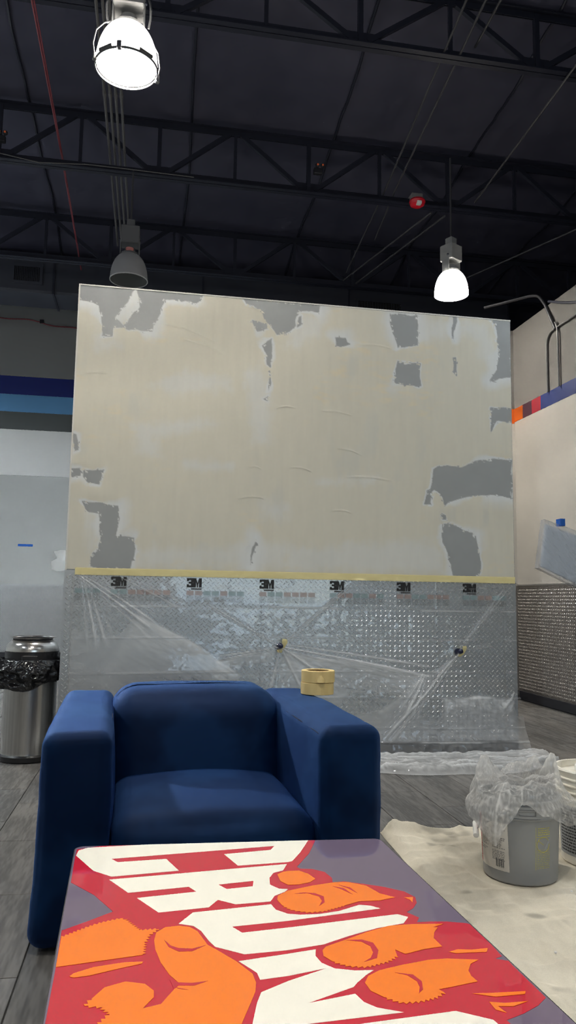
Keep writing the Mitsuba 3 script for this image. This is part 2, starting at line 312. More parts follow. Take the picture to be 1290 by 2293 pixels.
# roof: sagging insulation between the trusses
TR = (6.2, 8.3, 10.4)
def roof_z(x, y):
    z = 6.63-.088*(y-8.3)
    ph = (y-6.2)/2.1
    z = z-.10*np.sin(np.pi*(ph-np.floor(ph)))**2*(.6+.8*fb(x, y, .8, 3))
    z = z-.05*np.exp(-((ph-np.round(ph))*2.1/.22)**2)*(fb(x, y, 1.7, 3, 2)*2-.2)
    return z+(fb(x, y, 3.1, 4, 5)-.5)*.06
gx, gy = np.meshgrid(np.linspace(XL, XO, 300), np.linspace(YF, YL+.1, 380), indexing='ij')
put('ceiling', grid(np.stack([gx, gy, roof_z(gx, gy)], -1)), 'm_ceiling', smooth=True, kind='structure')
for i, x in enumerate((-3.3, -1.55, .25, 1.95, 3.7, 5.4)):
    ys = np.linspace(2.0, YL, 90); pts = [(x+.02*math.sin(y*1.3+i), y, roof_z(np.array([x]), np.array([y]))[0]-.012) for y in ys]
    put('insulation_seam', tube(pts, .016, 5), 'm_truss', 'ceiling')
# ------------------------------------------------------------------ trusses, ducts, conduits, lamps
def chord(x0, x1, y, z):
    return cat_([box(x0, x1, y-.052, y-.006, z-.012, z), box(x0, x1, y-.012, y-.006, z-.075, z), box(x0, x1, y+.006, y+.052, z-.012, z), box(x0, x1, y+.006, y+.012, z-.075, z)])
def lower_chord(x0, x1, y, z):
    return cat_([box(x0, x1, y-.06, y-.006, z, z+.012), box(x0, x1, y-.013, y-.006, z, z+.085), box(x0, x1, y+.006, y+.06, z, z+.012), box(x0, x1, y+.006, y+.013, z, z+.085)])
PAN = 1.75
def truss(y, zb, zt, xs, label):
    t = thing('roof_truss', label, 'truss', 'black roof trusses')
    put('bottom_chord', lower_chord(-6.4, 7.4, y, zb), 'm_truss', t, smooth=False)
    put('top_chord', chord(-6.4, 7.4, y, zt), 'm_truss', t, smooth=False)
    k = 0; x = xs-PAN*3
    while x < 7.0:
        put('vertical_web', bar((x, y, zb+.03), (x, y, zt-.03), .045, .05, (0, 1, 0)), 'm_truss', t, smooth=False)
        put('vertical_web', bar((x+PAN/2, y, zb+.03), (x+PAN/2, y, zt-.03), .035, .035, (0, 1, 0)), 'm_truss', t, smooth=False)
        for s in (-1, 1): put('diagonal_web', bar((x+s*.07, y, zb+.05), (x+s*PAN/2*.94, y, zt-.04), .05, .04, (0, 1, 0)), 'm_truss', t, smooth=False)
        put('gusset', bbox(x-.13, x+.13, y-.005, y+.005, zb+.005, zb+.14, .002), 'm_truss', t, smooth=False)
        x += PAN
    return t
truss(6.2, 6.10, 6.72, -.05, 'nearest black roof truss, its bottom chord crossing the top of the picture')
truss(8.3, 5.81, 6.50, -.10, 'middle black roof truss, the one carrying the red alarm strobe')
truss(10.4, 5.63, 6.30, -.75, 'farthest black roof truss, low behind the unlit lamp')
# duct along the far wall with supply grilles
def duct_profile():
    return [(11.2, 5.47), (11.8, 5.47), (11.83, 5.50), (11.83, 5.99), (11.8, 6.02), (11.2, 6.02), (11.17, 5.99), (11.17, 5.50)]
d = thing('air_duct', 'long black rectangular air duct running under the roof above the far wall', 'duct')
def duct_run(x0, x1):
    m = trimesh.creation.extrude_polygon(sg.Polygon(duct_profile()), x1-x0, engine='earcut')
    m.vertices = np.stack([m.vertices[:, 2]+x0, m.vertices[:, 0], m.vertices[:, 1]], 1); return m
for a, b in ((-6.3, -3.9), (-3.9, -1.6), (-1.6, .6), (.6, 2.9), (2.9, 5.6)):
    put('duct_section', duct_run(a+.004, b-.004), 'm_duct', d, smooth=False)
    put('joint_flange', cat_([box(b-.015, b+.015, 11.15, 11.85, 5.455, 5.475), box(b-.015, b+.015, 11.15, 11.175, 5.46, 6.03)]), 'm_truss', d, smooth=False)
def grille(x0, x1, z0, z1, label, n):
    g = thing('air_grille', label, 'vent')
    put('frame', cat_([box(x0-.04, x1+.04, 11.145, 11.168, z1, z1+.04), box(x0-.04, x1+.04, 11.145, 11.168, z0-.04, z0), box(x0-.04, x0, 11.145, 11.168, z0, z1), box(x1, x1+.04, 11.145, 11.168, z0, z1)]), 'm_duct', g, smooth=False)
    put('backing', box(x0, x1, 11.164, 11.169, z0, z1), 'm_ink_black', g, smooth=False)
    for x in np.linspace(x0+.02, x1-.02, n): put('slat', bar((x, 11.152, z0), (x, 11.152, z1), .004, .016, (1, .8, 0)), 'm_duct', g, smooth=False)
grille(-2.16, -1.80, 5.62, 5.84, 'black grille with upright slats on the duct at the far left', 14)
grille(3.05, 3.75, 5.60, 5.76, 'black grille on the duct above the top right of the partition', 16)
# conduits and cables under the roof
def run(name, pts, r, m, label, cat, group=None, straps=None, n=8):
    t = thing(name, label, cat, group); put('tube', tube(pts, r, n), m, t)
    for p in straps or (): put('coupling', lathe([(0, -.03), (r*1.45, -.03), (r*1.45, .03), (0, .03)], 10), 'm_conduit', t); scene[list(scene)[-1]]['to_world'] = T().translate(list(map(float, p))).rotate([1, 0, 0], 90)
    return t
for i, (x, od) in enumerate(((-.64, 'leftmost'), (-.585, 'second from the left'), (-.53, 'third from the left'), (-.475, 'rightmost'))):
    run('ceiling_conduit', [(x, 3.0, 6.03), (x-.005, 7.0, 6.0), (x-.01, 10.35, 5.92)], .014, 'm_conduit', f'thin grey conduit, {od} in the bundle of four behind the left lamps', 'conduit', 'bundle of four ceiling conduits', [(x-.005, 7.2, 6.0)])
run('red_cable', [(-1.165, 2.5, 6.0+.03), (-1.17, 6.2, 5.99), (-1.18, 8.3, 5.96), (-1.20, 10.4, 5.86), (-1.21, 11.1, 5.84)], .009, 'm_red_pipe', 'thin red cable running straight back under the roof at left', 'cable')
put('second_strand', tube([(-1.145, 2.5, 6.03), (-1.15, 6.2, 5.985), (-1.168, 8.3, 5.955), (-1.192, 10.4, 5.86), (-1.205, 11.1, 5.84)], .006, 6), 'm_red_pipe', 'red_cable')
for pts, lb in (([(2.42, 4.6, 6.24), (2.60, 8.3, 5.98), (2.66, 10.4, 5.86)], 'long thin conduit, left of the pair slanting past the red alarm'),
                ([(2.60, 4.6, 6.24), (2.72, 8.3, 5.98), (2.80, 9.4, 5.9)], 'thin conduit, right of the pair slanting past the red alarm'),
                ([(2.78, 4.3, 6.3), (2.80, 6.15, 6.22)], 'short thin conduit ending at the nearest truss at upper right'),
                ([(3.73, 5.2, 6.12), (3.74, 6.3, 6.05), (3.75, 8.3, 5.95)], 'lone conduit slanting down from the upper right edge to the middle truss'),
                ([(3.2, 8.35, 5.78), (2.6, 10.4, 5.72)], 'conduit slanting from the middle truss toward the farthest truss, left one'),
                ([(3.38, 8.35, 5.76), (2.8, 10.4, 5.70)], 'conduit slanting from the middle truss toward the farthest truss, right one'),
                ([(5.2, 8.35, 5.80), (4.0, 10.4, 5.66)], 'conduit slanting at the far right behind the lit lamp')):
    run('slanting_conduit', pts, .012, 'm_conduit_dark', lb, 'conduit')
run('black_wire', [(-2.4, 8.22, 5.94), (-1.9, 8.22, 5.86), (-1.4, 8.22, 5.79), (-.9, 8.22, 5.83), (-.4, 8.22, 5.83), (.3, 8.22, 5.82)], .006, 'm_conduit', 'sagging wire tied along the bottom of the middle truss at left', 'wire')
# right wall conduits
rc = thing('wall_conduit', 'pair of grey conduits rising from the blue stripe and bending together on the right wall', 'conduit')
arc = lambda p0, c, p1, n=8: [tuple((1-t)**2*np.array(p0)+2*t*(1-t)*np.array(c)+t*t*np.array(p1)) for t in np.linspace(0, 1, n)]
put('tube', tube([(3.985, 7.09, 3.235)]+arc((3.985, 7.09, 3.72), (3.985, 7.09, 3.85), (3.985, 6.95, 3.86))+[(3.985, 6.5, 3.86), (3.985, 5.5, 3.86)], .011), 'm_conduit', rc)
put('tube', tube([(3.98, 6.86, 3.235), (3.98, 6.86, 3.70)]+arc((3.98, 6.86, 3.78), (3.98, 6.86, 3.86), (3.98, 6.90, 3.92)), .011), 'm_conduit', rc)
rd = thing('black_wall_pipe', 'black pipe dropping from the dark ceiling onto the top of the right wall conduits', 'pipe')
put('tube', tube([(3.97, 6.885, 3.84), (3.985, 7.10, 4.18)]+arc((3.985, 7.2, 4.30), (3.98, 7.26, 4.37), (3.9, 7.4, 4.375))+[(3.6, 7.75, 4.37)], .016), 'm_black', rd)
re_ = thing('black_wall_pipe', 'black pipe crossing the top edge of the right wall at the picture edge', 'pipe')
put('tube', tube([(3.98, 7.02, 4.19), (3.975, 6.75, 4.07), (3.97, 6.3, 3.9)], .013), 'm_truss', re_)
# red cable on the far wall
t = thing('wall_cable', 'dark red cable drooping along the grey upper part of the far left wall', 'cable')
zz = np.linspace(-3.3, -1.2, 40); put('strand', tube([(x, YL-.016, 5.70+.10*(1/(1+math.exp((x+2.0)*7)))-.012*math.sin(x*9)-.02) for x in zz], .011, 6), 'm_red_pipe', t)
put('clip', box(-2.09, -2.03, YL-.035, YL-.004, 5.73, 5.79), 'm_black', t, smooth=False)
# lamps
def high_bay(x, y, zr, R, label, state, col=WARM, guard=False, stem=None, group=None, rz=0.0, power=1.0):
    col = np.array(col)*power
    L = thing('high_bay_lamp', label, 'lamp', group); c = (x, y, zr); Hd = R*1.5
    prof = [(R*math.cos(a)**.72 if a < 1.5 else R*.32, Hd*math.sin(a)) for a in np.linspace(0, 1.24, 16)]
    lit = state != 'off'
    em = {'emitter': {'type': 'area', 'radiance': rgb(np.array(col)/max(power, 1)*DOME)}} if lit else {}
    top_r, top_z = prof[-1]
    if lit:
        put('glowing_dome', lathe(prof, 64, c), 'm_glow_warm', L, smooth=True, **em)
        nn = 40; ang = np.arange(nn)*2*np.pi/nn; rr = R*.965
        v = np.vstack([np.stack([x+rr*np.cos(ang), y+rr*np.sin(ang), np.full(nn, zr+.012)], 1), [[x, y, zr-.012]]])
        f = np.array([[(i+1) % nn, i, nn] for i in range(nn)])
        put('lens', trimesh.Trimesh(v, f, process=False), 'm_glow_warm', L, smooth=False, emitter={'type': 'area', 'radiance': rgb(np.array(col)*LENS)})
    else:
        ribs = 72; n = 144; pr = np.array(prof); a = np.arange(n+1)*2*np.pi/n
        P = np.stack([np.stack([x+(r*(1+.006*np.cos(a*ribs)))*np.cos(a), y+(r*(1+.006*np.cos(a*ribs)))*np.sin(a), np.full(n+1, zr+z)], -1) for r, z in pr])
        put('ribbed_dome', grid(P), 'm_dome_off', L, smooth=True)
        put('inner_reflector', lathe([(r*.97-.004, z) for r, z in prof]+[(0, top_z-.01)], 48, c), 'm_dome_in', L, smooth=True)
        put('bulb', lathe([(0, .10), (.035, .12), (.05, .17), (.03, .23), (.02, .28), (0, .28)], 20, c), 'm_white_plastic', L, smooth=True)
    if guard or not lit: put('rim_band', ring(R*.985, R*1.025, -.006, .006, c), ('m_lamp_dark' if guard else 'm_white_plastic') if lit else 'm_alarm_white', L)
    zc = top_z
    put('collar', lathe([(0, zc-.01), (top_r*1.12, zc-.012), (top_r*1.12, zc+.012), (top_r*.7, zc+.03), (top_r*.62, zc+.075), (0, zc+.075)], 32, c), 'm_lamp_box' if lit else 'm_lamp_dark', L)
    if not lit: put('socket', lathe([(0, zc+.02), (.04, zc+.02), (.045, zc+.055), (0, zc+.06)], 16, (x, y-.055, zr)), 'm_pinkish', L)
    bw, bh = R*.5, R*.98
    bm = 'm_lamp_box' if lit else 'm_lamp_dark'
    M = lambda m: moved(m, x, y, zr, rz)
    bt = put('ballast_box', M(bbox(-bw, bw, -bw*.9, bw*.9, zc+.115, zc+.115+bh, .008)), bm, L, smooth=False)
    for s in (-1, 1):
        br_ = put('bracket', M(bbox(s*bw-.006, s*bw+.006, -bw*.5, bw*.5, zc-.02, zc+.2, .002)), bm, L, smooth=False)
        put('bolt', M(moved(trimesh.creation.uv_sphere(.012, count=[6, 8]), s*(bw+.008), -bw*.4, zc+.16)), 'm_truss', br_)
    put('hub', M(bbox(-.045, .045, -.045, .045, zc+.115+bh, zc+.115+bh+.09, .006)), bm, L, smooth=False)
    if stem: put('stem', tube([(x, y, zr+zc+.115+bh+.08), (x, y, stem)], .011), 'm_conduit_dark', L)
    if guard:
        for s in (-1, 1):
            d_ = np.array([math.cos(.35), math.sin(.35)])*s
            pts = [(x+d_[0]*r, y+d_[1]*r, zr+z) for r, z in [(R*1.05, .0), (R*1.13, R*.45), (R*1.05, R*.95), (R*.80, R*1.30), (R*.48, R*1.52)]]
            put('guard_wire', tube(np.array(pts), .006), 'm_wire', L)
        for ang in (.35, .35+math.pi, -1.75):
            put('rim_clip', moved(bbox(R*.98, R*1.12, -.014, .014, -.02, .03, .004), x, y, zr, ang), 'm_wire', L, smooth=False)
        for ang in (.9, 2.24): put('rim_clip', moved(bbox(R*.97, R*1.05, -.05, .05, .0, .022, .004), x, y, zr, ang+math.pi), 'm_lamp_dark', L, smooth=False)
        for s in (-1, 1):
            ch = [(x+s*(bw+.03+.012*math.sin(k*.9)), y-.02+.02*math.cos(k*1.3), zr+zc+.02+.05*k) for k in range(9)]
            put('safety_chain', tube(np.array(ch), .008, 6), 'm_lamp_dark', L)
    return L
high_bay(-.283, 4.62, 4.42, .197, 'big lit dome lamp with a wire guard at the upper left', 'lit', WARM, True, 6.7)
high_bay(-.383, 8.25, 4.54, .205, 'unlit grey ribbed dome lamp just above the top left of the partition', 'off', WARM, False, 5.83)
high_bay(3.06, 7.40, 4.33, .182, 'lit white dome lamp hanging above the right end of the partition', 'lit', WARM, False, 5.9, None, .5, 1.2)
for lx, ly, pw in ((-.3, 1.0, .8), (3.2, 3.9, .38), (3.3, .4, .3), (-4.0, 9.4, 4.0), (-4.0, 5.0, 1.0), (-4.0, 1.0, .5), (-1.2, -2.6, .9)):
    high_bay(lx, ly, 4.45, .2, {1.0: 'lit dome lamp over the low table, above the picture', 3.9: 'lit dome lamp over the buckets, right of the picture', -2.6: 'lit dome lamp near the front wall, behind the camera', .4: 'lit dome lamp over the front right corner, behind the camera', 9.4: 'lit dome lamp before the far left wall, left of the picture', 5.0: 'lit dome lamp left of the trash can, outside the picture'}.get(ly if lx > -3.9 or ly > 2 else None, 'lit dome lamp at the front left, behind the camera'), 'lit', COOL if lx > 3 or lx < -3 else WARM, False, 6.25, None, 0.0, pw)
# alarm strobe and small fixtures on the middle truss
t = thing('alarm_strobe', 'red fire alarm strobe under the middle truss', 'alarm')
put('back_box', bbox(2.90, 3.04, 8.20, 8.34, 5.84, 5.93, .006), 'm_lamp_box', t, smooth=False)
sb = put('red_body', lathe([(0, -.065), (.05, -.06), (.085, -.035), (.098, 0), (.09, .022), (.06, .03), (0, .03)], 32, (2.97, 8.21, 5.815)), 'm_alarm_red', t)
put('clear_lens', moved(rbox(.03, .03, .022, .010, (2, 2, 2)), 2.97, 8.15, 5.775), 'm_white_plastic', t, smooth=True)
def spot_pair(x, y, z, label):
    t = thing('emergency_light', label, 'light fixture')
    put('housing', bbox(x-.07, x+.03, y-.03, y+.03, z-.09, z-.02, .006), 'm_black', t, smooth=False)
    for s in (-1, 1):
        put('lamp_head', moved(trimesh.creation.uv_sphere(.026, count=[8, 12]), x+s*.03, y-.03, z+.005), 'm_black', t)
        put('orange_lens', moved(trimesh.creation.uv_sphere(.013, count=[8, 10]), x+s*.03, y-.052, z+.005), 'm_orange_led', t)
spot_pair(1.77, 8.24, 6.13, 'small black fixture with two orange spots on the middle truss at centre')
spot_pair(-1.80, 8.24, 6.08, 'small black fixture with two orange spots near the left edge')
# blue tape on the far wall
t = put('painters_tape_strip', bbox(-2.25, -2.01, YL-.0035, YL-.0005, 1.845, 1.885, .0005), 'm_blue_tape', None, False, 'short strip of blue tape on the far left wall'); labels[t]['category'] = 'tape'
# traced outlines, metres: table print in (x, y), wall compound in (x, z)
ART_RED = [[(-0.162,2.022),(-0.079,2.05),(0.118,2.043),(0.262,2.038),(0.447,2.026),(0.407,1.92),(0.359,1.831),(0.365,1.818),(0.393,1.812),(0.417,1.79),(0.425,1.75),(0.42,1.724),(0.447,1.727),(0.483,1.709),(0.527,1.683),(0.563,1.652),(0.576,1.619),(0.569,1.59),(0.552,1.564),(0.532,1.547),(0.548,1.518),(0.536,1.498),(0.565,1.497),(0.596,1.493),(0.632,1.48),(0.643,1.468),(0.639,1.34),(0.622,1.333),(0.643,1.322),(0.642,1.31),(0.645,1.197),(0.621,1.177),(0.588,1.159),(0.552,1.145),(0.556,1.117),(0.542,1.008),(0.494,0.92),(-0.151,1.018),(-0.132,1.196),(-0.139,1.409),(-0.146,1.555),(-0.098,1.593),(-0.055,1.63),(-0.099,1.722),(-0.154,1.8),(-0.161,1.96)]]
ART_WHITE = [[(-0.16,1.976),(-0.157,2.013),(-0.136,2.031),(0.089,2.041),(0.262,2.034),(0.429,2.028),(0.387,1.931),(0.355,1.87),(0.344,1.865),(0.222,1.856),(0.197,1.94),(0.316,1.957),(0.33,1.986),(0.142,1.965),(-0.074,1.941),(-0.058,1.916),(0.056,1.924),(0.083,1.841),(-0.068,1.823),(-0.111,1.866)],
  [(-0.072,1.805),(0.339,1.852),(0.322,1.811),(0.298,1.799),(0.284,1.769),(0.279,1.729),(0.295,1.703),(0.314,1.698),(0.304,1.684),(0.279,1.665),(0.266,1.637),(0.258,1.636),(0.192,1.632),(0.158,1.66),(0.136,1.624),(0.035,1.612),(-0.009,1.692),(0.116,1.71),(0.101,1.74),(-0.028,1.723)],
  [(0.073,1.554),(0.103,1.603),(0.265,1.622),(0.27,1.594),(0.291,1.571),(0.315,1.563),(0.353,1.561),(0.397,1.57),(0.446,1.595),(0.468,1.587),(0.484,1.571),(0.285,1.538),(0.174,1.527),(0.19,1.498),(0.28,1.508),(0.51,1.539),(0.527,1.523),(0.508,1.496),(0.45,1.482),(0.386,1.456),(0.332,1.429),(0.264,1.416),(0.184,1.411),(0.164,1.426),(0.135,1.447),(0.125,1.474),(0.114,1.516),(0.101,1.54)],
  [(0.171,1.387),(0.261,1.402),(0.314,1.412),(0.308,1.388),(0.313,1.361),(0.331,1.338),(0.364,1.326),(0.396,1.323),(0.378,1.308),(0.356,1.285),(0.347,1.273),(0.263,1.235),(0.344,1.252),(0.351,1.226),(0.367,1.207),(0.404,1.188),(0.293,1.181),(0.221,1.176),(0.115,1.072),(0.12,1.009),(0.103,0.996),(0.144,1.118),(0.169,1.189),(0.184,1.247),(0.195,1.278),(0.244,1.307),(0.318,1.341),(0.247,1.324),(0.199,1.318),(0.197,1.342)],
  [(0.32,1.166),(0.485,1.18),(0.532,1.148),(0.535,1.132),(0.514,0.984),(0.461,0.941),(0.148,0.989),(0.175,1.073)]]
ART_HOLE = [[(0.166,1.744),(0.246,1.756),(0.24,1.724),(0.182,1.716)]]
ART_ORANGE = [[(-0.143,1.524),(-0.096,1.564),(-0.08,1.575),(-0.039,1.593),(-0.03,1.587),(-0.001,1.534),(0.034,1.535),(0.017,1.51),(0.009,1.479),(0.007,1.433),(-0.139,1.409)],
  [(-0.113,1.373),(-0.107,1.383),(-0.076,1.4),(-0.024,1.41),(0.007,1.408),(0.005,1.401),(-0.038,1.387),(-0.081,1.371),(-0.106,1.368)],
  [(0.026,1.488),(0.03,1.52),(0.047,1.541),(0.073,1.544),(0.093,1.536),(0.107,1.515),(0.122,1.456),(0.138,1.432),(0.167,1.386),(0.189,1.339),(0.191,1.309),(0.186,1.281),(0.172,1.242),(0.153,1.191),(0.132,1.119),(0.103,1.074),(-0.047,1.097),(-0.057,1.185),(-0.056,1.222),(-0.041,1.248),(-0.056,1.269),(-0.08,1.276),(-0.071,1.297),(-0.053,1.329),(-0.021,1.343),(0.011,1.331),(0.025,1.307),(0.025,1.287),(0.008,1.256),(0.036,1.265),(0.057,1.306),(0.065,1.327),(0.051,1.355),(0.037,1.4),(0.028,1.452)],
  [(0.305,1.787),(0.319,1.8),(0.333,1.805),(0.359,1.804),(0.376,1.782),(0.386,1.749),(0.37,1.73),(0.343,1.72),(0.318,1.721),(0.305,1.746)],
  [(0.286,1.664),(0.312,1.688),(0.371,1.71),(0.425,1.723),(0.455,1.719),(0.489,1.694),(0.506,1.647),(0.532,1.622),(0.494,1.61),(0.451,1.612),(0.413,1.594),(0.365,1.572),(0.333,1.571),(0.303,1.586),(0.287,1.611),(0.281,1.641)],
  [(0.551,1.619),(0.571,1.618),(0.56,1.591),(0.559,1.606)],
  [(0.325,1.406),(0.334,1.419),(0.373,1.439),(0.423,1.466),(0.475,1.488),(0.525,1.489),(0.585,1.482),(0.559,1.47),(0.568,1.468),(0.553,1.448),(0.543,1.425),(0.546,1.39),(0.509,1.384),(0.469,1.371),(0.456,1.39),(0.452,1.366),(0.43,1.348),(0.386,1.334),(0.356,1.342),(0.333,1.362),(0.322,1.384)],
  [(0.55,1.368),(0.57,1.375),(0.594,1.37),(0.627,1.372),(0.618,1.358),(0.585,1.36),(0.56,1.361)],
  [(0.369,1.283),(0.381,1.304),(0.405,1.32),(0.45,1.333),(0.503,1.344),(0.536,1.344),(0.591,1.332),(0.571,1.32),(0.557,1.298),(0.554,1.279),(0.557,1.26),(0.505,1.249),(0.483,1.245),(0.488,1.235),(0.472,1.222),(0.439,1.213),(0.409,1.214),(0.387,1.234),(0.371,1.257)],
  [(0.532,1.225),(0.563,1.222),(0.622,1.219),(0.616,1.211),(0.565,1.21)],
  [(0.548,1.197),(0.571,1.19),(0.611,1.19),(0.58,1.179),(0.556,1.183),(0.561,1.163),(0.548,1.174)]]
ART_SAW = [[0, 9], None, [18, 22], None, [10, 14], None, [15, 19], None, [13, 17], None, None]
ART_CREASE = [[(0.044,1.486),(0.056,1.461),(0.069,1.45),(0.093,1.444),(0.118,1.454),(0.093,1.434),(0.069,1.436),(0.052,1.456)],
  [(0.051,1.34),(0.065,1.327),(0.087,1.322),(0.113,1.325),(0.09,1.313),(0.065,1.317),(0.057,1.306)],
  [(0.061,1.311),(0.08,1.301),(0.064,1.307)],
  [(0.323,1.669),(0.352,1.668),(0.372,1.647),(0.373,1.623),(0.361,1.598),(0.377,1.616),(0.382,1.646),(0.367,1.666),(0.344,1.673)],
  [(0.414,1.7),(0.436,1.685),(0.446,1.649),(0.431,1.677)],
  [(0.429,1.706),(0.451,1.686),(0.458,1.654),(0.445,1.683)],
  [(0.377,1.439),(0.404,1.428),(0.415,1.408),(0.413,1.384),(0.403,1.365),(0.387,1.352),(0.414,1.363),(0.425,1.391),(0.424,1.421),(0.407,1.437)],
  [(0.429,1.308),(0.447,1.296),(0.456,1.274),(0.454,1.256),(0.446,1.237),(0.457,1.248),(0.464,1.273),(0.457,1.297)]]
BARE = [[(-0.563,3.145),(-0.167,3.137),(0.265,3.131),(0.251,3.081),(0.229,3.055),(0.182,3.075),(0.008,3.068),(-0.013,3.019),(-0.059,2.846),(-0.318,2.841),(-0.324,2.792),(-0.382,2.785),(-0.427,2.983),(-0.464,3.003),(-0.557,3.019)],
  [(0.536,3.129),(0.868,3.125),(1.102,3.126),(1.086,3.072),(0.949,3.064),(0.926,3.018),(0.922,2.96),(0.888,2.925),(0.856,2.898),(0.793,2.885),(0.768,2.932),(0.72,2.976),(0.688,3.03),(0.631,3.079),(0.568,3.085)],
  [(0.754,2.858),(0.755,2.786),(0.747,2.657),(0.726,2.671),(0.717,2.751),(0.692,2.805)],
  [(0.738,2.624),(0.749,2.561),(0.745,2.482),(0.734,2.528)],
  [(0.715,2.424),(0.749,2.442),(0.747,2.399)],
  [(1.614,3.108),(1.825,3.117),(1.827,2.886),(1.664,2.867),(1.63,2.968),(1.609,3.049)],
  [(1.664,2.763),(1.84,2.751),(1.848,2.595),(1.823,2.585),(1.647,2.589)],
  [(2.378,3.143),(2.556,3.148),(2.547,2.7),(2.459,2.691),(2.415,2.657),(2.38,2.663),(2.439,2.743),(2.438,3.032),(2.413,3.098)],
  [(2.082,3.139),(2.12,3.139),(2.115,2.939),(2.095,3.021)],
  [(2.1,2.82),(2.122,2.822),(2.129,2.688),(2.106,2.712)],
  [(2.377,2.454),(2.552,2.461),(2.55,2.356),(2.428,2.366),(2.383,2.272)],
  [(1.937,1.988),(1.971,2.014),(2.055,2.026),(2.157,2.015),(2.242,2.059),(2.38,2.082),(2.545,2.09),(2.539,1.795),(2.376,1.813),(2.222,1.807),(2.137,1.772),(2.053,1.752),(2.011,1.719),(1.995,1.814),(1.945,1.836),(1.92,1.819)],
  [(1.895,1.826),(1.928,1.827),(1.923,1.731),(1.878,1.733)],
  [(1.993,1.607),(2.068,1.593),(2.169,1.549),(2.249,1.519),(2.285,1.409),(2.292,1.314),(2.274,1.226),(2.09,1.223),(2.05,1.355),(1.984,1.511)],
  [(1.985,1.67),(2.036,1.664),(2.027,1.627),(1.989,1.638)],
  [(-0.469,1.663),(-0.356,1.668),(-0.24,1.638),(-0.24,1.444),(-0.125,1.433),(-0.128,1.33),(-0.145,1.22),(-0.393,1.222),(-0.404,1.308),(-0.356,1.353),(-0.359,1.587),(-0.424,1.599)],
  [(-0.553,2.111),(-0.524,2.098),(-0.52,1.994),(-0.547,1.978)],
  [(-0.55,1.881),(-0.479,1.877),(-0.491,1.832),(-0.547,1.818)],
  [(-0.471,1.87),(-0.35,1.861),(-0.354,1.779),(-0.432,1.79),(-0.474,1.825)],
  [(0.666,1.456),(0.679,1.411),(0.654,1.305),(0.643,1.275),(0.645,1.365)],
  [(0.942,3.024),(0.958,3.032),(0.959,2.963),(0.935,2.945)],
  [(1.202,2.898),(1.283,2.899),(1.292,2.867),(1.321,2.848),(1.211,2.833)],
  [(0.618,2.976),(0.72,2.968),(0.729,2.925),(0.651,2.909)]]
SLIVER = [(-0.174,3.123),(-0.167,3.006),(-0.261,2.869),(-0.314,2.915),(-0.272,2.973)]
PALE = [[(0.548,2.611),(0.672,2.651),(0.761,2.467),(0.76,2.105),(0.637,2.114),(0.623,2.395)],
  [(-0.054,2.476),(0.167,2.584),(0.473,2.535),(0.474,2.48),(0.067,2.422)],
  [(-0.175,2.193),(0.252,2.256),(0.374,2.216),(-0.011,2.111),(0.023,1.991),(-0.124,1.999)],
  [(0.187,1.953),(0.502,1.961),(0.488,1.922),(0.203,1.916)],
  [(1.077,1.871),(1.525,1.914),(1.493,1.873),(1.093,1.84)],
  [(-0.129,1.359),(0.576,1.393),(0.896,1.417),(0.899,1.266),(-0.111,1.257)],
  [(0.897,1.387),(1.868,1.476),(2,1.417),(1.999,1.26),(0.899,1.251)],
  [(0.706,1.716),(0.892,1.677),(0.878,1.6),(0.724,1.595)],
  [(1.808,3.082),(2.047,3.085),(2.046,2.95),(1.841,2.901)],
  [(2.116,3.091),(2.378,3.095),(2.428,2.912),(2.407,2.707),(2.304,2.835),(2.289,3.02),(2.132,2.957)],
  [(-0.456,2.988),(-0.374,2.762),(-0.302,2.799),(-0.269,2.708),(-0.413,2.667)],
  [(-0.423,1.584),(-0.366,1.572),(-0.364,1.353),(-0.426,1.337)],
  [(0.87,3.005),(1.095,3.056),(1.112,2.927),(0.953,2.8),(0.874,2.811)]]
# ------------------------------------------------------------------ the partition wall and its joint compound
PX0, PX1, PY, PH = -.557, 2.547, 5.045, 3.134
put('wall_center', bbox(PX0, PX1, PY, PY+.42, .0, PH, .003), 'm_partition', smooth=False, kind='structure')
labels['wall_center']['label'] = 'free standing grey partition patched with cream joint compound'
put('corner_bead', cat_([box(PX0-.001, PX1+.001, PY-.002, PY+.03, PH-.008, PH+.002), box(PX0-.002, PX0+.008, PY-.002, PY+.03, 1.215, PH)]), 'm_trim_white', 'wall_center', smooth=False)
nx, nz = 560, 350
gx, gz = np.meshgrid(np.linspace(PX0+.004, PX1-.004, nx), np.linspace(1.222, PH-.010, nz), indexing='ij')
qx, qz = gx+(fb(gx, gz, 9, 3, 1)-.5)*.05, gz+(fb(gx, gz, 9, 3, 2)-.5)*.05
pts = shapely.points(qx, qz)
bare = shapely.union_all([sg.Polygon(p).buffer(0) for p in BARE]).difference(sg.Polygon(SLIVER))
shapely.prepare(bare)
sd = shapely.distance(pts, bare); inside = shapely.contains_properly(bare, pts); sd = np.where(inside, -shapely.distance(pts, bare.boundary), sd)
streak = fb(gx, gz*.12, 40, 3, 8)
speck = fb(gx, gz, 55, 3, 4)
sd = sd+(fb(gx, gz, 26, 3, 6)-.5)*.016
near = np.exp(-np.abs(sd)/.03)
sd = np.where((speck > .66) & (sd < .012), sd+.02*near, sd)
sd = np.where((speck < .30) & (sd > -.01), sd-.016*near, sd)
mask = sstep(-.003, .003, sd)
pale = shapely.union_all([sg.Polygon(p).buffer(0) for p in PALE]); shapely.prepare(pale)
pd = np.where(shapely.contains_properly(pale, pts), -shapely.distance(pts, pale.boundary), shapely.distance(pts, pale))
pdn = pd+(fb(gx, gz, 16, 4, 11)-.5)*.09
wd_ = .10*sstep(.38, .62, fb(gx, gz, 3.3, 3, 13))+.012
thick = sstep(.004, 1, (sd+(fb(gx, gz, 12, 4, 3)-.5)*.045)/wd_)
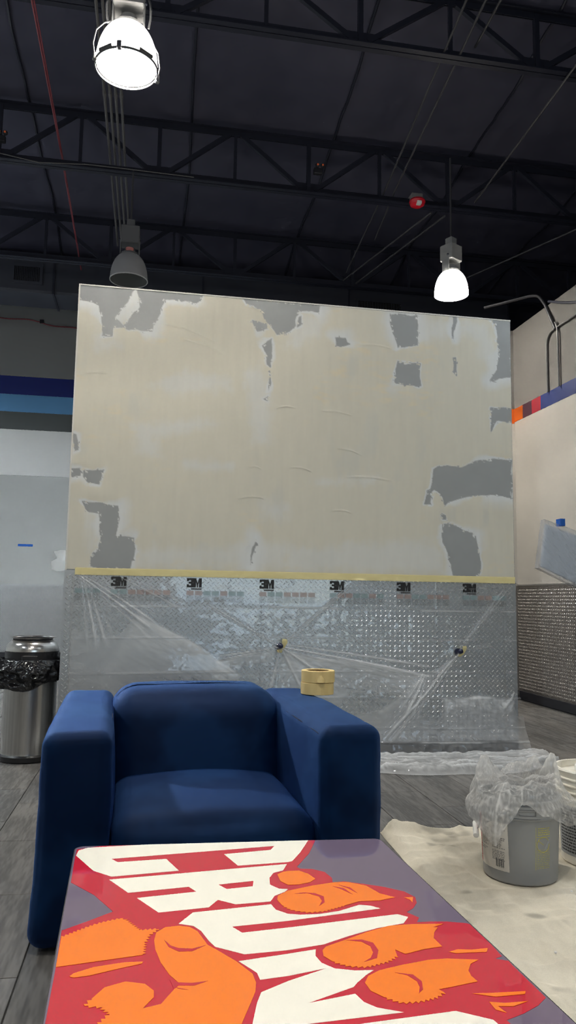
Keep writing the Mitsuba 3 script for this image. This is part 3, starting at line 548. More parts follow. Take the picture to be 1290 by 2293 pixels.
thick = thick*(1-.55*sstep(.05, -.05, pdn+(fb(gx, gz*.4, 30, 3, 15)-.5)*.06))
cool = np.array([.63, .65, .65]); cream = np.array([.60, .578, .495]); warm = np.array([.66, .585, .425]); greyp = np.array([.30, .31, .31])
col = cool[None, None]*(1-thick[..., None])+cream*thick[..., None]
wm = (sstep(.56, .72, fb(gx, gz, 3.2, 4, 21))*sstep(.45, .7, fb(gx*1, gz*3, 14, 3, 22)))*thick
col = col*(1-.6*wm[..., None])+warm*.6*wm[..., None]
thin = sstep(.60, .74, fb(gx, gz*.5, 6, 4, 31))*thick
col = col*(1-.35*thin[..., None])+np.array([.50, .515, .49])*.35*thin[..., None]
col = col*(1-.05+.10*streak[..., None])
col = col*mask[..., None]+greyp*(1-mask[..., None])
ht = .0002+.0013*mask*sstep(-.003, .05, sd)+.0005*(fb(gx, gz*.25, 18, 3, 41)-.5)*mask
def ridge(x0, z0, x1, z1, w, a):
    d = np.array([x1-x0, z1-z0]); L = np.hypot(*d); d = d/L
    s = (gx-x0)*d[0]+(gz-z0)*d[1]; n = -(gx-x0)*d[1]+(gz-z0)*d[0]-.012*np.sin(np.clip(s/L, 0, 1)*math.pi)
    return a*np.exp(-(n/w)**2)*(s > 0)*(s < L)
for r in ((.02, 2.90, .37, 2.80), (.15, 2.80, .42, 2.72), (1.24, 2.10, 1.41, 2.06), (1.12, 2.36, 1.34, 2.34), (-.54, 2.50, -.35, 2.53), (.9, 1.95, 1.05, 1.93), (.55, 1.72, .72, 1.73), (1.3, 1.90, 1.62, 1.89), (1.4, 2.86, 1.62, 2.85), (.8, 2.36, .93, 2.37), (1.20, 1.66, 1.34, 1.65), (.62, 1.94, .70, 1.93)):
    ht = ht+ridge(*r, .004, .0016)
edge = (qx > PX0+.004+.012*fb(gx*0, gz, 5, 2, 9)); 
P = np.stack([gx, PY-ht, gz], -1)
keep = mask > .02
g = grid(P, flip=True); fk = keep.ravel()[g.faces].any(1)
g.faces = g.faces[fk]; used_v = np.unique(g.faces); remap = -np.ones(len(g.vertices), int); remap[used_v] = np.arange(len(used_v))
g2 = trimesh.Trimesh(g.vertices[used_v], remap[g.faces], process=False)
if g2.face_normals[:, 1].mean() > 0: g2.invert()
put('joint_compound', g2, 'm_compound', 'wall_center', smooth=True, color=col.reshape(-1, 3)[used_v])
# metal wainscot of the partition: three sheets
for a, b in ((PX0-.004, .72), (.722, 1.954), (1.957, PX1+.004)):
    put('diamond_plate', box(a, b, PY-.005, PY, .10, 1.214), 'm_plate', 'wall_center', smooth=False)
put('tread', facing_front(treads(PX0, PX1, .10, 1.21), PY-.005), 'm_tread', 'wall_center__diamond_plate', smooth=False, kind='stuff')
put('diamond_plate', box(PX0-.005, PX0, PY-.004, PY+.42, .10, 1.214), 'm_plate', 'wall_center', smooth=False)
put('edge_strip', cat_([box(2.452, 2.462, PY-.008, PY-.004, .10, 1.214), box(-.507, -.499, PY-.008, PY-.004, .10, 1.214)]), 'm_steel_trim', 'wall_center', smooth=False)
put('rivet', cat_([moved(trimesh.creation.uv_sphere(.005, count=[5, 6]), x, PY-.006, z) for x in (1.94, 1.97) for z in np.arange(.15, 1.2, .05)]), 'm_steel_trim', 'wall_center', smooth=False, kind='stuff')
put('baseboard_center', bbox(PX0-.004, PX1+.004, PY-.014, PY, 0, .10, .003), 'm_black', smooth=False, kind='structure')

# ------------------------------------------------------------------ masking film over the wainscot
HK = ((.850, .735), (2.107, .705))                                 # the two coat hooks that the film is pulled over
def seg(x, z, x0, z0, x1, z1):
    d = np.array([x1-x0, z1-z0]); L = np.hypot(*d); d = d/L
    s = ((x-x0)*d[0]+(z-z0)*d[1]); n = -(x-x0)*d[1]+(z-z0)*d[0]; return np.clip(s/L, 0, 1), n, (s > -.01) & (s < L)
PULL = ((.85, .735, .33, 1.02, .012, 3, .010), (.85, .735, 1.38, 1.185, .014, 3, .009), (.85, .735, .42, .66, .02, 4, .010), (.85, .735, 1.95, .56, .055, 4, .020),
        (.85, .735, 1.35, .44, .030, 2, .014), (.85, .735, .80, .40, .03, 2, .006), (.85, .735, 1.05, .42, .03, 2, .008), (2.107, .705, 2.50, 1.175, .028, 5, .010), (2.107, .705, 1.56, .09, .03, 3, .020),
        (2.107, .705, 2.40, .76, .015, 3, .004), (2.107, .705, 1.9, .40, .02, 2, .008), (-.48, 1.19, .05, .84, .05, 5, .010), (-.45, 1.19, -.30, .70, .05, 4, .008), (1.95, 1.12, 2.49, 1.17, .01, 2, .004),
        (1.86, .56, 1.72, .26, .05, 5, .016), (2.5, .44, 2.40, .30, .03, 3, .012), (-.20, 1.17, .22, .98, .03, 3, .006))
def film_off(x, z):
    x, z = np.asarray(x, float), np.asarray(z, float); t = np.clip(1-z/1.19, 0, 1)
    d = .011+.035*t**1.5+.010*np.sin(x*2.3+1)*t+.03*sstep(.30, .0, z)**2
    d = d+.030*sstep(.60, .40, z+.05*np.sin(x*3.1))*sstep(1.3, 2.2, x)*sstep(.15, .35, z)
    d = d+.045*sstep(.95, .3, x)*sstep(1.12, .5, z)*sstep(-.53, -.2, x)
    for hx, hz in HK:
        r = np.hypot(x-hx, z-hz); d = d*(1-.5*np.exp(-(r/.18)**2))+.042*np.exp(-r/.055)
    for x0, z0, x1, z1, w, k, a in PULL:
        s, n, on_ = seg(x, z, x0, z0, x1, z1); ww = w*(.35+.9*s)
        env = np.exp(-(n/ww)**2)*np.where(on_, 1, 0)*sstep(0, .06, s)*sstep(1.0, .75, s)
        d = d+a*env*(.55+.45*np.cos(n/ww*k*1.6+3*s))
    cr = np.abs(fb(x, z, 11, 4, 51)-.5)*2
    reg = .25+1.0*sstep(.5, .62, fb(x, z, 1.6, 2, 53))*sstep(1.05, .9, z)+1.5*sstep(.50, .42, z)*sstep(1.75, 2.0, x)
    d = d+.006*(1-cr)**3*reg*t**.3+.006*(crumple(x, z, .07, 21, 6)-.4)*np.clip(reg-.3, 0, 1.5)*t**.3
    for zc, a in ((.99, .003), (.79, .003), (.57, .004), (.40, .003), (.105, .006), (.20, .003)):
        d = d+a*np.exp(-((z-zc-.006*np.sin(x*2))/.0045)**2)
    for xc in (1.955, 2.462): d = d+.003*np.exp(-((x-xc)/.005)**2)
    return np.maximum(d, .009)
def film_at(x, z, lift=0.0):
    x, z = np.asarray(x, float), np.asarray(z, float)
    return np.stack([x+.075*sstep(.55, 0, z)**1.5*sstep(2.0, 2.53, x), PY-film_off(x, z)-lift, z], -1)
fx, fz = np.meshgrid(np.linspace(-.50, 2.535, 430), np.linspace(.012, 1.214, 200), indexing='ij')
FP = film_at(fx, fz)
off = film_off(fx, fz)
def swath(x0, z0, x1, z1, depth, amp, up_=1.0):
    """milky band that starts at a fold and fades away below it"""
    s, n, on_ = seg(fx, fz, x0, z0, x1, z1); n = -n*up_-.010*np.sin(s*9)
    st_ = .55+.9*(fb(s*1.2, n*7, 9, 3, 63)-.3)
    return amp*sstep(-.006, .012, n)*np.exp(-np.maximum(n, 0)/depth)*sstep(0, .08, s)*sstep(1, .85, s)*st_*on_
haze = .02+.16*sstep(.35, -.3, fx)*sstep(1.10, .7, fz)*(.6+.8*(fb(fx*.6, fz*1.5, 7, 3, 61)-.4))
haze = haze+swath(-.10, .97, .62, .55, .13, .55)+swath(.86, .715, 1.93, .555, .10, .75)+swath(1.96, .405, 2.50, .400, .12, .85)*(.25+1.1*crumple(fx, fz*.45, .035, 35, 6))+swath(.86, .70, 1.34, .42, .09, .35)+swath(.40, .65, .84, .725, .05, .5)+swath(1.5, .30, 2.1, .70, .05, .30)
haze = haze+.17*sstep(.42, .1, fz)*sstep(.9, 1.3, fx)
for x0, z0, x1, z1, w, k, a in PULL:
    s, n, on_ = seg(fx, fz, x0, z0, x1, z1); ww = w*(.35+.9*s)
    env = np.exp(-(n/ww)**2)*np.where(on_, 1, 0)*sstep(0, .04, s)*sstep(1.0, .75, s)
    haze = haze+.65*min(1.2, a/.009)*env*(.5+.5*np.cos(n/ww*k*1.6+3*s))**5
for zc, a in ((.99, .35), (.79, .18), (.57, .20), (.40, .15), (.105, .5), (.20, .2)):
    haze = haze+a*np.exp(-((fz-zc-.006*np.sin(fx*2))/.004)**2)*sstep(.35, .5, fb(fx, fz*0, 3, 2, 67))
haze = np.clip(haze, 0, .78)
mf = thing('masking_film', 'clear printed plastic film taped over the diamond plate of the partition', 'plastic film')
gm = grid(FP, flip=True)
milky = haze.ravel()[gm.faces].max(1) > .10
for nm, fsel, mm_ in (('sheet', ~milky, 'm_film_clear'), ('creased_area', milky, 'm_film')):
    fq = gm.faces[fsel]; uq = np.unique(fq); rm = np.zeros(len(gm.vertices), int); rm[uq] = np.arange(len(uq))
    put(nm, trimesh.Trimesh(gm.vertices[uq], rm[fq], process=False), mm_, mf, smooth=True, uv=np.stack([haze.ravel()[uq]]*2, 1))
# the loose foot of the film, spread over the floor
ux, uy = np.meshgrid(np.linspace(-.50, 2.62, 330), np.linspace(0, 1, 70), indexing='ij')
end = .50+.09*np.sin(ux*3.3)+.05*np.sin(ux*8+1)
yy = (PY-film_off(ux, np.full_like(ux, .012)))-uy*end*(1-.55*sstep(2.0, 2.6, ux))
cr = (1-np.abs(fb(ux*.35, yy*1.6, 10, 4, 71)-.5)*2)**3
zz = .006+sstep(0, .15, uy)*sstep(1, .92, uy)*(.030*cr+.035*crumple(ux*.55, yy, .10, 31)+.012*crumple(ux*.7, yy, .04, 32))+.006*(1-uy)
zz[:, 0] = .012
b2 = np.abs(np.gradient(np.gradient(zz, axis=1), axis=1))+np.abs(np.gradient(np.gradient(zz, axis=0), axis=0))
hz2 = np.clip(.22+b2*45+.15*cr, .2, .75)
gs = grid(np.stack([ux+.05*sstep(2.0, 2.6, ux), yy, zz], -1))
if gs.face_normals[:, 2].mean() < 0: gs.invert()
put('floor_skirt', gs, 'm_film', mf, smooth=True, uv=np.stack([hz2.ravel(), hz2.ravel()], 1))
# print on the film
def onfilm(mesh, x, z, lift=.0008):
    v = mesh.vertices; return trimesh.Trimesh(film_at(x+v[:, 0], z+v[:, 1], lift+v[:, 2]), mesh.faces[:, ::-1] if False else mesh.faces, process=False)
def flat_print(cells, lift=.0008, nn=4):
    ms = []
    for (x0, x1, z0, z1) in cells:
        a, b = np.meshgrid(np.linspace(x0, x1, nn), np.linspace(z0, z1, max(2, nn//2)), indexing='ij'); ms.append(grid(film_at(a, b, lift), True))
    return cat_(ms)
def bold_logo():
    """heavy wide 3 and M, 0.098 x 0.060 m"""
    B = sg.box
    three = B(0, .0475, .044, .060).union(B(.028, 0, .046, .060)).union(B(0, 0, .044, .0125)).union(B(.012, .0245, .044, .0365)).buffer(-.004).buffer(.004)
    three = three.union(B(0, .040, .014, .060).buffer(-.004).buffer(.004)).union(B(0, 0, .014, .020).buffer(-.004).buffer(.004)).difference(B(.040, .0285, .05, .0325))
    em = B(.043, 0, .098, .060).difference(sg.Polygon([(.0605, .060), (.0805, .060), (.0705, .030)])).difference(sg.Polygon([(.0600, -.001), (.0600, .036), (.0665, .0135), (.0665, -.001)])).difference(sg.Polygon([(.0810, -.001), (.0810, .036), (.0745, .0135), (.0745, -.001)]))
    return ext(three.union(em), .0006)
LOGO = bold_logo()
rg = random.Random(8)
def text_line(x0, x1, z, hgt):
    out = []; x = x0
    while x < x1-.003:
        w = rg.uniform(.004, .013); out.append((x, min(x+w, x1), z, z+hgt)); x += w+rg.uniform(.0015, .004)
    return out
for i, lx in enumerate((-.266, .221, .705, 1.189, 1.664, 2.148)):
    put('printed_logo', onfilm(LOGO, lx, 1.118), 'm_ink_black', mf, smooth=False)
    put('printed_caption', flat_print([(lx+.03, lx+.098, 1.103, 1.112)]+text_line(lx, lx+.07, 1.186, .006)+text_line(lx+.165, lx+.24, 1.186, .006)+text_line(lx+.33, lx+.40, 1.186, .006), .0009, 3), 'm_ink', mf, smooth=False)
    pink, teal, txt = [], [], []
    for k in range(7):
        a = lx+k*.0556
        if a+.048 > 2.52: break
        (teal if (k+i*3) % 7 in ((0, 1) if i % 2 == 0 else (1, 2, 5, 6)) else pink).append((a, a+.047, 1.066, 1.096))
        for r in range(6): txt += text_line(a, a+.047, 1.058-.0068*r, .0028)
    pb = put('printed_box', flat_print(pink, .0009, 3), 'm_print_pink', mf, smooth=False)
    if teal: put('printed_box', flat_print(teal, .0009, 3), 'm_print_teal', mf, smooth=False)
    put('fine_print', flat_print(txt, .0009, 2), 'm_print_text', pb, smooth=False, kind='stuff')
put('printed_box', flat_print([(-.49+k*.0556, -.443+k*.0556, 1.070, 1.10) for k in range(3)], .0009, 3), 'm_print_teal', mf, smooth=False)
put('fine_print', flat_print(sum([text_line(-.49+k*.0556, -.443+k*.0556, 1.060-.0068*r, .0028) for k in range(3) for r in range(6)], []), .0009, 2), 'm_print_text', mf, smooth=False, kind='stuff')
# yellow tape that holds the film
tx, tz = np.meshgrid(np.linspace(-.495, 2.542, 260), np.linspace(1.186, 1.232, 7), indexing='ij')
zj = tz+.003*np.sin(tx*5)*0+.0015*(fb(tx, tz*0, 6, 2, 81)-.5)
ty = PY-.0125-.0025*(fb(tx, tz, 22, 3, 83))-.006*sstep(.6, .8, fb(tx, tz*.5, 5, 2, 85))*sstep(1.2, 1.186, tz)
ty = np.minimum(ty, film_at(tx, np.minimum(tz, 1.19))[..., 1]-.002)
tp = thing('masking_tape_strip', 'long yellow masking tape strip along the top edge of the plastic film', 'tape')
put('strip', solid(np.stack([tx, ty-.001, zj], -1)[:, ::-1], np.stack([tx, ty, zj], -1)[:, ::-1]), 'm_masking', tp, smooth=True)
# hooks and the torn tape on them
for i, ((hx, hz), lb) in enumerate(zip(HK, ('dark round coat hook poking through the film above the armchair back', 'dark round coat hook poking through the film at the right'))):
    t = thing('coat_hook', lb, 'hook'); y0 = PY-.005
    put('base_disc', trimesh.creation.cylinder(.024, .006, transform=trimesh.transformations.translation_matrix((hx, y0-.003, hz))@trimesh.transformations.rotation_matrix(math.pi/2, [1, 0, 0])), 'm_hook', t)
    put('peg', tube([(hx, y0, hz), (hx, y0-.03, hz), (hx, y0-.062, hz+.006)], .009), 'm_hook', t)
    put('knob', moved(trimesh.creation.uv_sphere(.017, count=[12, 16]), hx-.004, y0-.066, hz+.008), 'm_hook', t, smooth=True)
    a = thing('torn_tape_piece', ('torn yellow tape piece on the film above the armchair back', 'torn yellow tape piece on the film at the right hook')[i], 'tape')
    c = [(.006, .055), (.036, .050), (.040, .030), (.022, -.005), (.004, -.038), (-.020, -.036), (-.030, -.020), (-.002, -.012), (.008, .010), (.002, .034)]
    if i: c = [(.010, .042), (.038, .044), (.042, .026), (.026, -.012), (.006, -.030), (-.014, -.030), (-.022, -.016), (.0, -.012), (.012, .008)]
    m = ext(sg.Polygon(c), .0012); m = m.subdivide().subdivide(); v = m.vertices
    m.vertices = np.stack([hx+v[:, 0]+.004, PY-.052-.018*np.sin(v[:, 1]*40)*.6-v[:, 2]+.12*np.abs(v[:, 0]), hz+v[:, 1]], 1); m.invert()
    put('scrap', m, 'm_masking', a)
# ------------------------------------------------------------------ armchair
ch = thing('armchair', 'blue velvet armchair with thick square arms in front of the partition', 'armchair')
CA = math.radians(2.6); cc = np.array([-.315, 2.430])             # front left corner and turn of the chair
def chm(m, u, v, z): m = moved(m, u, v, z); return moved(m, cc[0], cc[1], 0, CA)
AW, AD, AH, Z0 = .212, 1.10, .640, .014
arm = rbox(AW/2, AD/2, (AH-Z0)/2, .045, (8, 26, 20), (.014, .012, .010), .010, 3)
vv = arm.vertices; tlow = sstep(.0, -.30, vv[:, 2]); vv[:, 0] += -.014*tlow*(vv[:, 0] < 0)+.012*tlow*(vv[:, 0] > 0)*0
arm.vertices = vv
arm2 = rbox(AW/2, AD/2, (AH-Z0)/2, .045, (8, 26, 20), (.014, .012, .010), .010, 5)
WT = 1.090
put('arm', chm(arm, AW/2, AD/2, (AH+Z0)/2), 'm_velvet', ch, smooth=True)
put('arm', chm(arm2, WT-AW/2, AD/2, (AH+Z0)/2), 'm_velvet', ch, smooth=True)
bk = rbox((WT-2*AW)/2+.012, .235, .315, .105, (22, 12, 18), (.0, .035, .014), .008, 7)
vv = bk.vertices; vv[:, 1] += .16*(vv[:, 2]/.63)*(vv[:, 1] < 0); bk.vertices = vv
put('backrest', chm(bk, WT/2, .83, .365), 'm_velvet', ch, smooth=True)
st = rbox((WT-2*AW)/2+.008, .40, .155, .085, (24, 26, 10), (.0, .02, .038), .006, 9)
put('seat', chm(st, WT/2, .425, .208), 'm_velvet', ch, smooth=True)
put('base', chm(rbox(WT/2-.05, AD/2-.05, .04, .02, (6, 6, 3)), WT/2, AD/2, .062), 'm_velvet_seam', ch, smooth=True)
for u, v in ((.10, .10), (WT-.10, .10), (.10, AD-.10), (WT-.10, AD-.10)):
    put('foot', chm(lathe([(0, 0), (.02, 0), (.026, .03), (0, .03)], 16), u, v, 0), 'm_black_plastic', ch)
def seamline(pts): return tube(np.array([(cc[0]+p[0]*math.cos(CA)-p[1]*math.sin(CA), cc[1]+p[0]*math.sin(CA)+p[1]*math.cos(CA), p[2]) for p in pts]), .0022, 6)
for s, u in ((0, AW-.004), (1, WT-AW+.004)):
    put('seam', seamline([(u, .05, .30)]+[(u, v, AH-.028) for v in np.linspace(.06, .60, 5)]), 'm_velvet_seam', ch)
# ------------------------------------------------------------------ two rolls of tape, one on the other
for i, (z0, lb) in enumerate(((.649, 'lower tan masking tape roll standing on the right arm of the armchair'), (.6995, 'upper tan masking tape roll stacked on the other roll on the armchair arm'))):
    t = thing('tape_roll', lb, 'tape roll'); c = (.720+.003*i, 3.27, z0); R = .0715+.001*i
    tp_ = put('tape', ring(.052, R, 0, .0495, c, 64, .0015), 'm_roll_side', t)
    put('core', ring(.046, .052, .001, .0485, c, 48, .001), 'm_core', t)
    if i:
        a = np.linspace(-1.85, -1.40, 10); tri = []
        for k, aa in enumerate(a):
            w = .016*math.sin(math.pi*(k+.5)/10); out = R+.002+.012*math.sin(math.pi*k/9)
            tri.append([[c[0]+out*math.cos(aa), c[1]+out*math.sin(aa), z0+.004+.0*k], [c[0]+(R+.001)*math.cos(aa), c[1]+(R+.001)*math.sin(aa), z0+.008+w*1.6]])
        fl = np.array(tri); put('loose_end', solid(fl, fl+np.array([0, .001, 0])), 'm_roll', tp_)
# ------------------------------------------------------------------ table with the printed top
TZ, TA = .430, math.radians(-2.4)
tab = thing('low_table', 'low table with a glossy printed top, red, orange and white letters gripped by a fist', 'table')
ex, ey = np.array([math.cos(TA), math.sin(TA)]), np.array([-math.sin(.039), math.cos(.039)])
o = np.array([-.168, 2.046]); Wt, Lt = .786, 1.22
top = sg.Polygon([o, o+ex*Wt, o+ex*Wt-ey*Lt, o-ey*Lt]).buffer(-.022).buffer(.022, quad_segs=8)
put('table_top', ext(top.buffer(-.0005), .026, TZ-.0275), 'm_art_grey', tab, smooth=False)
put('edge_band', ext(top.buffer(.0015).difference(top.buffer(-.0005)), .026, TZ-.0277), 'm_table_edge', tab, smooth=False)
inner = top.buffer(-.0015)
def saw(poly, rng_, step=.0085, amp=.0065):
    if rng_ is None: return poly
    out = []; n = len(poly); ccw = sg.Polygon(poly).exterior.is_ccw
    for i in range(n):
        a, b = np.array(poly[i]), np.array(poly[(i+1) % n]); out.append(tuple(a))
        if rng_[0] <= i < rng_[1]:
            L = np.hypot(*(b-a)); k = int(L/step); nrm = np.array([b[1]-a[1], a[0]-b[0]])/max(L, 1e-6)*(1 if ccw else -1)
            for j in range(k):
                out += [tuple(a+(b-a)*(j+.35)/max(k, 1)+nrm*amp*.7), tuple(a+(b-a)*(j+.62)/max(k, 1)-nrm*amp*.3)]
    return out
def layer(name, polys, m, z, parent, label=None, sm=.004):
    for p in polys:
        g = (p if isinstance(p, sg.base.BaseGeometry) else sg.Polygon(p).buffer(0)).intersection(inner)
        if g.is_empty or g.area < 1e-6: continue
        if sm: g = g.buffer(-sm*.5).buffer(sm).buffer(-sm*.5) if g.area > 2e-4 else g
        put(name, ext(g, .0004, z), m, parent, smooth=False, label=label)
layer('red_ground', ART_RED, 'm_art_red', TZ-.0014, tab, None, .003)
hole = sg.Polygon(ART_HOLE[0])
layer('white_letter', [sg.Polygon(p).buffer(0).difference(hole) for p in ART_WHITE], 'm_art_white', TZ-.0010, tab, None, 0)
layer('orange_finger', [saw(p, s) for p, s in zip(ART_ORANGE, ART_SAW)], 'm_art_orange', TZ-.0006, tab, None, 0)
layer('finger_crease', ART_CREASE, 'm_art_red', TZ-.0002, tab, None, 0)
for a, b in ((.07, .10), (Wt-.07, .10), (.07, Lt-.10), (Wt-.07, Lt-.10)):
    p = o+ex*a-ey*b; put('leg', bbox(p[0]-.02, p[0]+.02, p[1]-.02, p[1]+.02, 0, TZ-.06, .003), 'm_black_plastic', tab, smooth=False)
ap = sg.Polygon([o+ex*.05-ey*.08, o+ex*(Wt-.05)-ey*.08, o+ex*(Wt-.05)-ey*(Lt-.08), o+ex*.05-ey*(Lt-.08)])
put('apron', ext(ap.difference(ap.buffer(-.03)), .034, TZ-.0617), 'm_black_plastic', tab, smooth=False)
# ------------------------------------------------------------------ stainless trash can
CX, CY, CR = -.762, 5.25, .165
tc = thing('trash_can', 'round stainless steel trash can with a black bag skirt beside the partition', 'trash can')
put('base_ring', lathe([(0, 0), (CR*1.06, 0), (CR*1.09, .008), (CR*1.09, .036), (CR*1.03, .046), (0, .046)], 64, (CX, CY, 0)), 'm_black_plastic', tc)
put('body', lathe([(0, .045), (CR*1.02, .045), (CR, .06), (CR, .62), (0, .62)], 96, (CX, CY, 0)), 'm_brushed', tc, smooth=40)
bb_ = put('black_band', lathe([(0, .60), (CR*1.03, .60), (CR*1.03, .688), (0, .688)], 64, (CX, CY, 0)), 'm_black_plastic', tc)
put('band_handle', moved(bbox(-.05, .05, -.012, .0, -.022, .022, .005), CX+.01, CY-CR*1.03+.002, .645), 'm_black_plastic', bb_, smooth=False)
lid = [(.128, .775), (.136, .779), (.148, .777)]+[(CR*1.015*math.cos(a)**.55 if a < 1.2 else .148, .69+.085*math.sin(a)) for a in np.linspace(1.15, 0, 14)]+[(CR*1.02, .686)]
dl_ = put('domed_lid', lathe(lid+[(CR*.95, .686), (.12, .755), (.128, .775)], 96, (CX, CY, 0)), 'm_dome_steel', tc, smooth=True)
put('lid_throat', lathe([(.126, .772), (.118, .70), (.115, .60)], 48, (CX, CY, 0)), 'm_ink_black', dl_, smooth=True)
a = np.linspace(0, 2*np.pi, 145); z = np.linspace(0, 1, 26); A, Zg = np.meshgrid(a, z, indexing='ij'); Ac = A % (2*np.pi)
lowz = .500+.05*np.sin(Ac*1+.6)+.012*np.sin(Ac*5)
zz = .642-(.642-lowz)*Zg
cr = np.abs(meshkit.fbm(np.stack([np.cos(A)*2.6, np.sin(A)*2.6, zz*11], -1), 4, 3)-.5)*2
rr = CR*1.035+.012*Zg+(.052*(1-cr)**3+.02*(1-cr))*np.sin(np.pi*np.clip(Zg, .04, .96))**.5*(1+.5*np.cos(Ac-3.6))+.012*np.maximum(0, np.cos(Ac-3.7))*Zg
put('bag_skirt', grid(np.stack([CX+rr*np.cos(A), CY+rr*np.sin(A), zz], -1)), 'm_bag', tc, smooth=True)
# ------------------------------------------------------------------ drop cloth
sx, sy = np.meshgrid(np.linspace(0, 1, 230), np.linspace(0, 1, 230), indexing='ij')
c00, c10, c01, c11 = np.array([.90, 1.15]), np.array([3.0, .95]), np.array([1.07, 3.46]), np.array([2.75, 3.36])
Pxy = c00*((1-sx)*(1-sy))[..., None]+c10*(sx*(1-sy))[..., None]+c01*((1-sx)*sy)[..., None]+c11*(sx*sy)[..., None]
Pxy[..., 0] += .035*(fb(sy, sy*0, 6, 3, 91)-.5)*(1-sx)**6; Pxy[..., 1] += .06*(fb(sx, sx*0, 5, 3, 93)-.5)*sy**6
w1 = (1-np.abs(fb(Pxy[..., 0], Pxy[..., 1]*.7, 2.6, 3, 95)-.5)*2)**6
w2 = (1-np.abs(fb(Pxy[..., 0]*.8, Pxy[..., 1]*1.7, 6.5, 3, 97)-.5)*2)**5
zc = .004+.018*w1+.009*w2+.006*(crumple(Pxy[..., 0], Pxy[..., 1], .22, 44, 6)-.2)+.003*fb(Pxy[..., 0], Pxy[..., 1], 40, 2, 99)
for bx, by, br in ((1.45, 2.87, .155), (1.84, 2.97, .155)):
    r = np.hypot(Pxy[..., 0]-bx, Pxy[..., 1]-by); flat = sstep(br+.02, br+.10, r); zc = zc*flat+.005*(1-flat)+.020*np.exp(-((r-br-.06)/.035)**2)*fb(Pxy[..., 0], Pxy[..., 1], 5, 2, 101)
zc = zc+.040*np.exp(-(((1-sy)*2.3-.035)/.030)**2)*sstep(.22, .0, sx)*(.6+.8*fb(sx, sy, 30, 2, 103))+.016*np.exp(-(((1-sy)*2.3-.02)/.02)**2)
edge_ = np.minimum.reduce([sx*40, (1-sx)*40, sy*40, (1-sy)*60]); zc = .003+(zc-.003)*np.clip(edge_, 0, 1)
Pt = np.concatenate([Pxy, zc[..., None]], -1); Pb = Pt.copy(); Pb[..., 2] = .0006
dc = thing('drop_cloth', 'beige canvas drop cloth spread on the tile floor under the buckets', 'drop cloth')
sl = solid(Pt, Pb); 
if sl.volume < 0: sl.invert()
put('cloth', sl, 'm_canvas', dc, smooth=True)
put('debris', cat_([moved(trimesh.creation.icosphere(subdivisions=1, radius=r), x, y, r+.02) for x, y, r in ((1.52, 2.62, .006), (1.53, 2.615, .004), (1.68, 2.66, .005), (1.22, 2.2, .004), (1.3, 1.9, .003))]), 'm_white_plastic', dc, smooth=False, kind='stuff')
# ------------------------------------------------------------------ buckets
def wrap(cx, cy, R0, R1, H, a0, cells, z0, hz, lift=.0008, nn=3):
    """flat cells (u0, u1, v0, v1) in metres around angle a0 and height z0 onto a tapered bucket"""
    ms = []
    for u0, u1, v0, v1 in cells:
        k = max(2, int((u1-u0)/.012)+2); U_, V_ = np.meshgrid(np.linspace(u0, u1, k), np.linspace(v0, v1, 2), indexing='ij')
        zz = z0+V_; R = R0+(R1-R0)*zz/H+lift; A = a0+U_/R
        ms.append(grid(np.stack([cx+R*np.cos(A), cy+R*np.sin(A), hz+zz], -1), False))
    m = cat_(ms)
    r = m.triangles_center[:, :2]-np.array([cx, cy]); 
    if (m.face_normals[:, :2]*r).sum() < 0: m.invert()
    return m
BX, BY, R0, R1, BH, BZ = 1.45, 2.87, .139, .152, .305, .0075
bu = thing('bucket', 'grey plastic bucket with a white instruction label on the drop cloth', 'bucket')
prof = [(0, 0), (R0-.004, 0), (R0, .005)]+[(R0+(R1-R0)*z/BH, z) for z in (.08, .16, .235)]+[(R1+.004, .238), (R1+.005, .244), (R1+.002, .248), (R1+.002, .268), (R1+.007, .272), (R1+.008, .278), (R1+.003, .282), (R1+.003, .296), (R1+.009, .299), (R1+.009, .305), (R1-.004, .305), (R1-.006, .29), (R0-.006, .012), (0, .010)]
put('shell', lathe(prof, 96, (BX, BY, BZ)), 'm_bucket_grey', bu, smooth=30)
view = math.atan2(-BY, -BX)                                      # angle toward the camera side
lab = put('paper_label', wrap(BX, BY, R0, R1, BH, view-.80, [(-.075, .075, 0, .175)], .043, BZ, .0010), 'm_paper', bu, smooth=True)
tl = []; rg = random.Random(2)
for col0, w in ((-.065, .055), (.004, .062)):
    for r in range(22):
        if r in (7, 15) or (col0 < 0 and r > 17): continue
        tl += [(c[0], c[1], c[2], c[2]+.0032) for c in text_line(col0, col0+w*rg.uniform(.6, 1), .166-.0062*r, .0032)]
put('label_print', wrap(BX, BY, R0, R1, BH, view-.80, tl, .043, BZ, .0016), 'm_ink_soft', lab, smooth=False, kind='stuff')
bars = []; u = .02
while u < .055:
    w = rg.choice((.0012, .002, .003)); bars.append((u, u+w, .012, .042)); u += w+rg.choice((.0012, .002))
put('barcode', wrap(BX, BY, R0, R1, BH, view-.80, bars, .043, BZ, .0017), 'm_ink', lab, smooth=False)
put('red_label_edge', wrap(BX, BY, R0, R1, BH, view-1.40, [(-.016, .012, 0, .185)], .043, BZ, .0008), 'm_red_print', bu, smooth=True)
ya = view+.62; yl = [(-.032, -.0305, .01, .165), (-.032, .03, .128, .1295)]+[c for r in range(11) for c in text_line(-.026, .03, .015+.0066*r, .0016)]+[c for r in range(4) for c in text_line(-.024, .03, .136+.0075*r, .003)]
yp = put('yellow_print', wrap(BX, BY, R0, R1, BH, ya, yl, .05, BZ, .0010), 'm_yellow_print', bu, smooth=False, label='thin yellow print with a crossed circle')
def wrapline(pts2, r, a0, z0):
    P = []
    for u_, v_ in pts2:
        zz = z0+v_; R = R0+(R1-R0)*zz/BH+.0006; P.append((BX+R*math.cos(a0+u_/R), BY+R*math.sin(a0+u_/R), BZ+zz))
    return tube(np.array(P), r, 6)
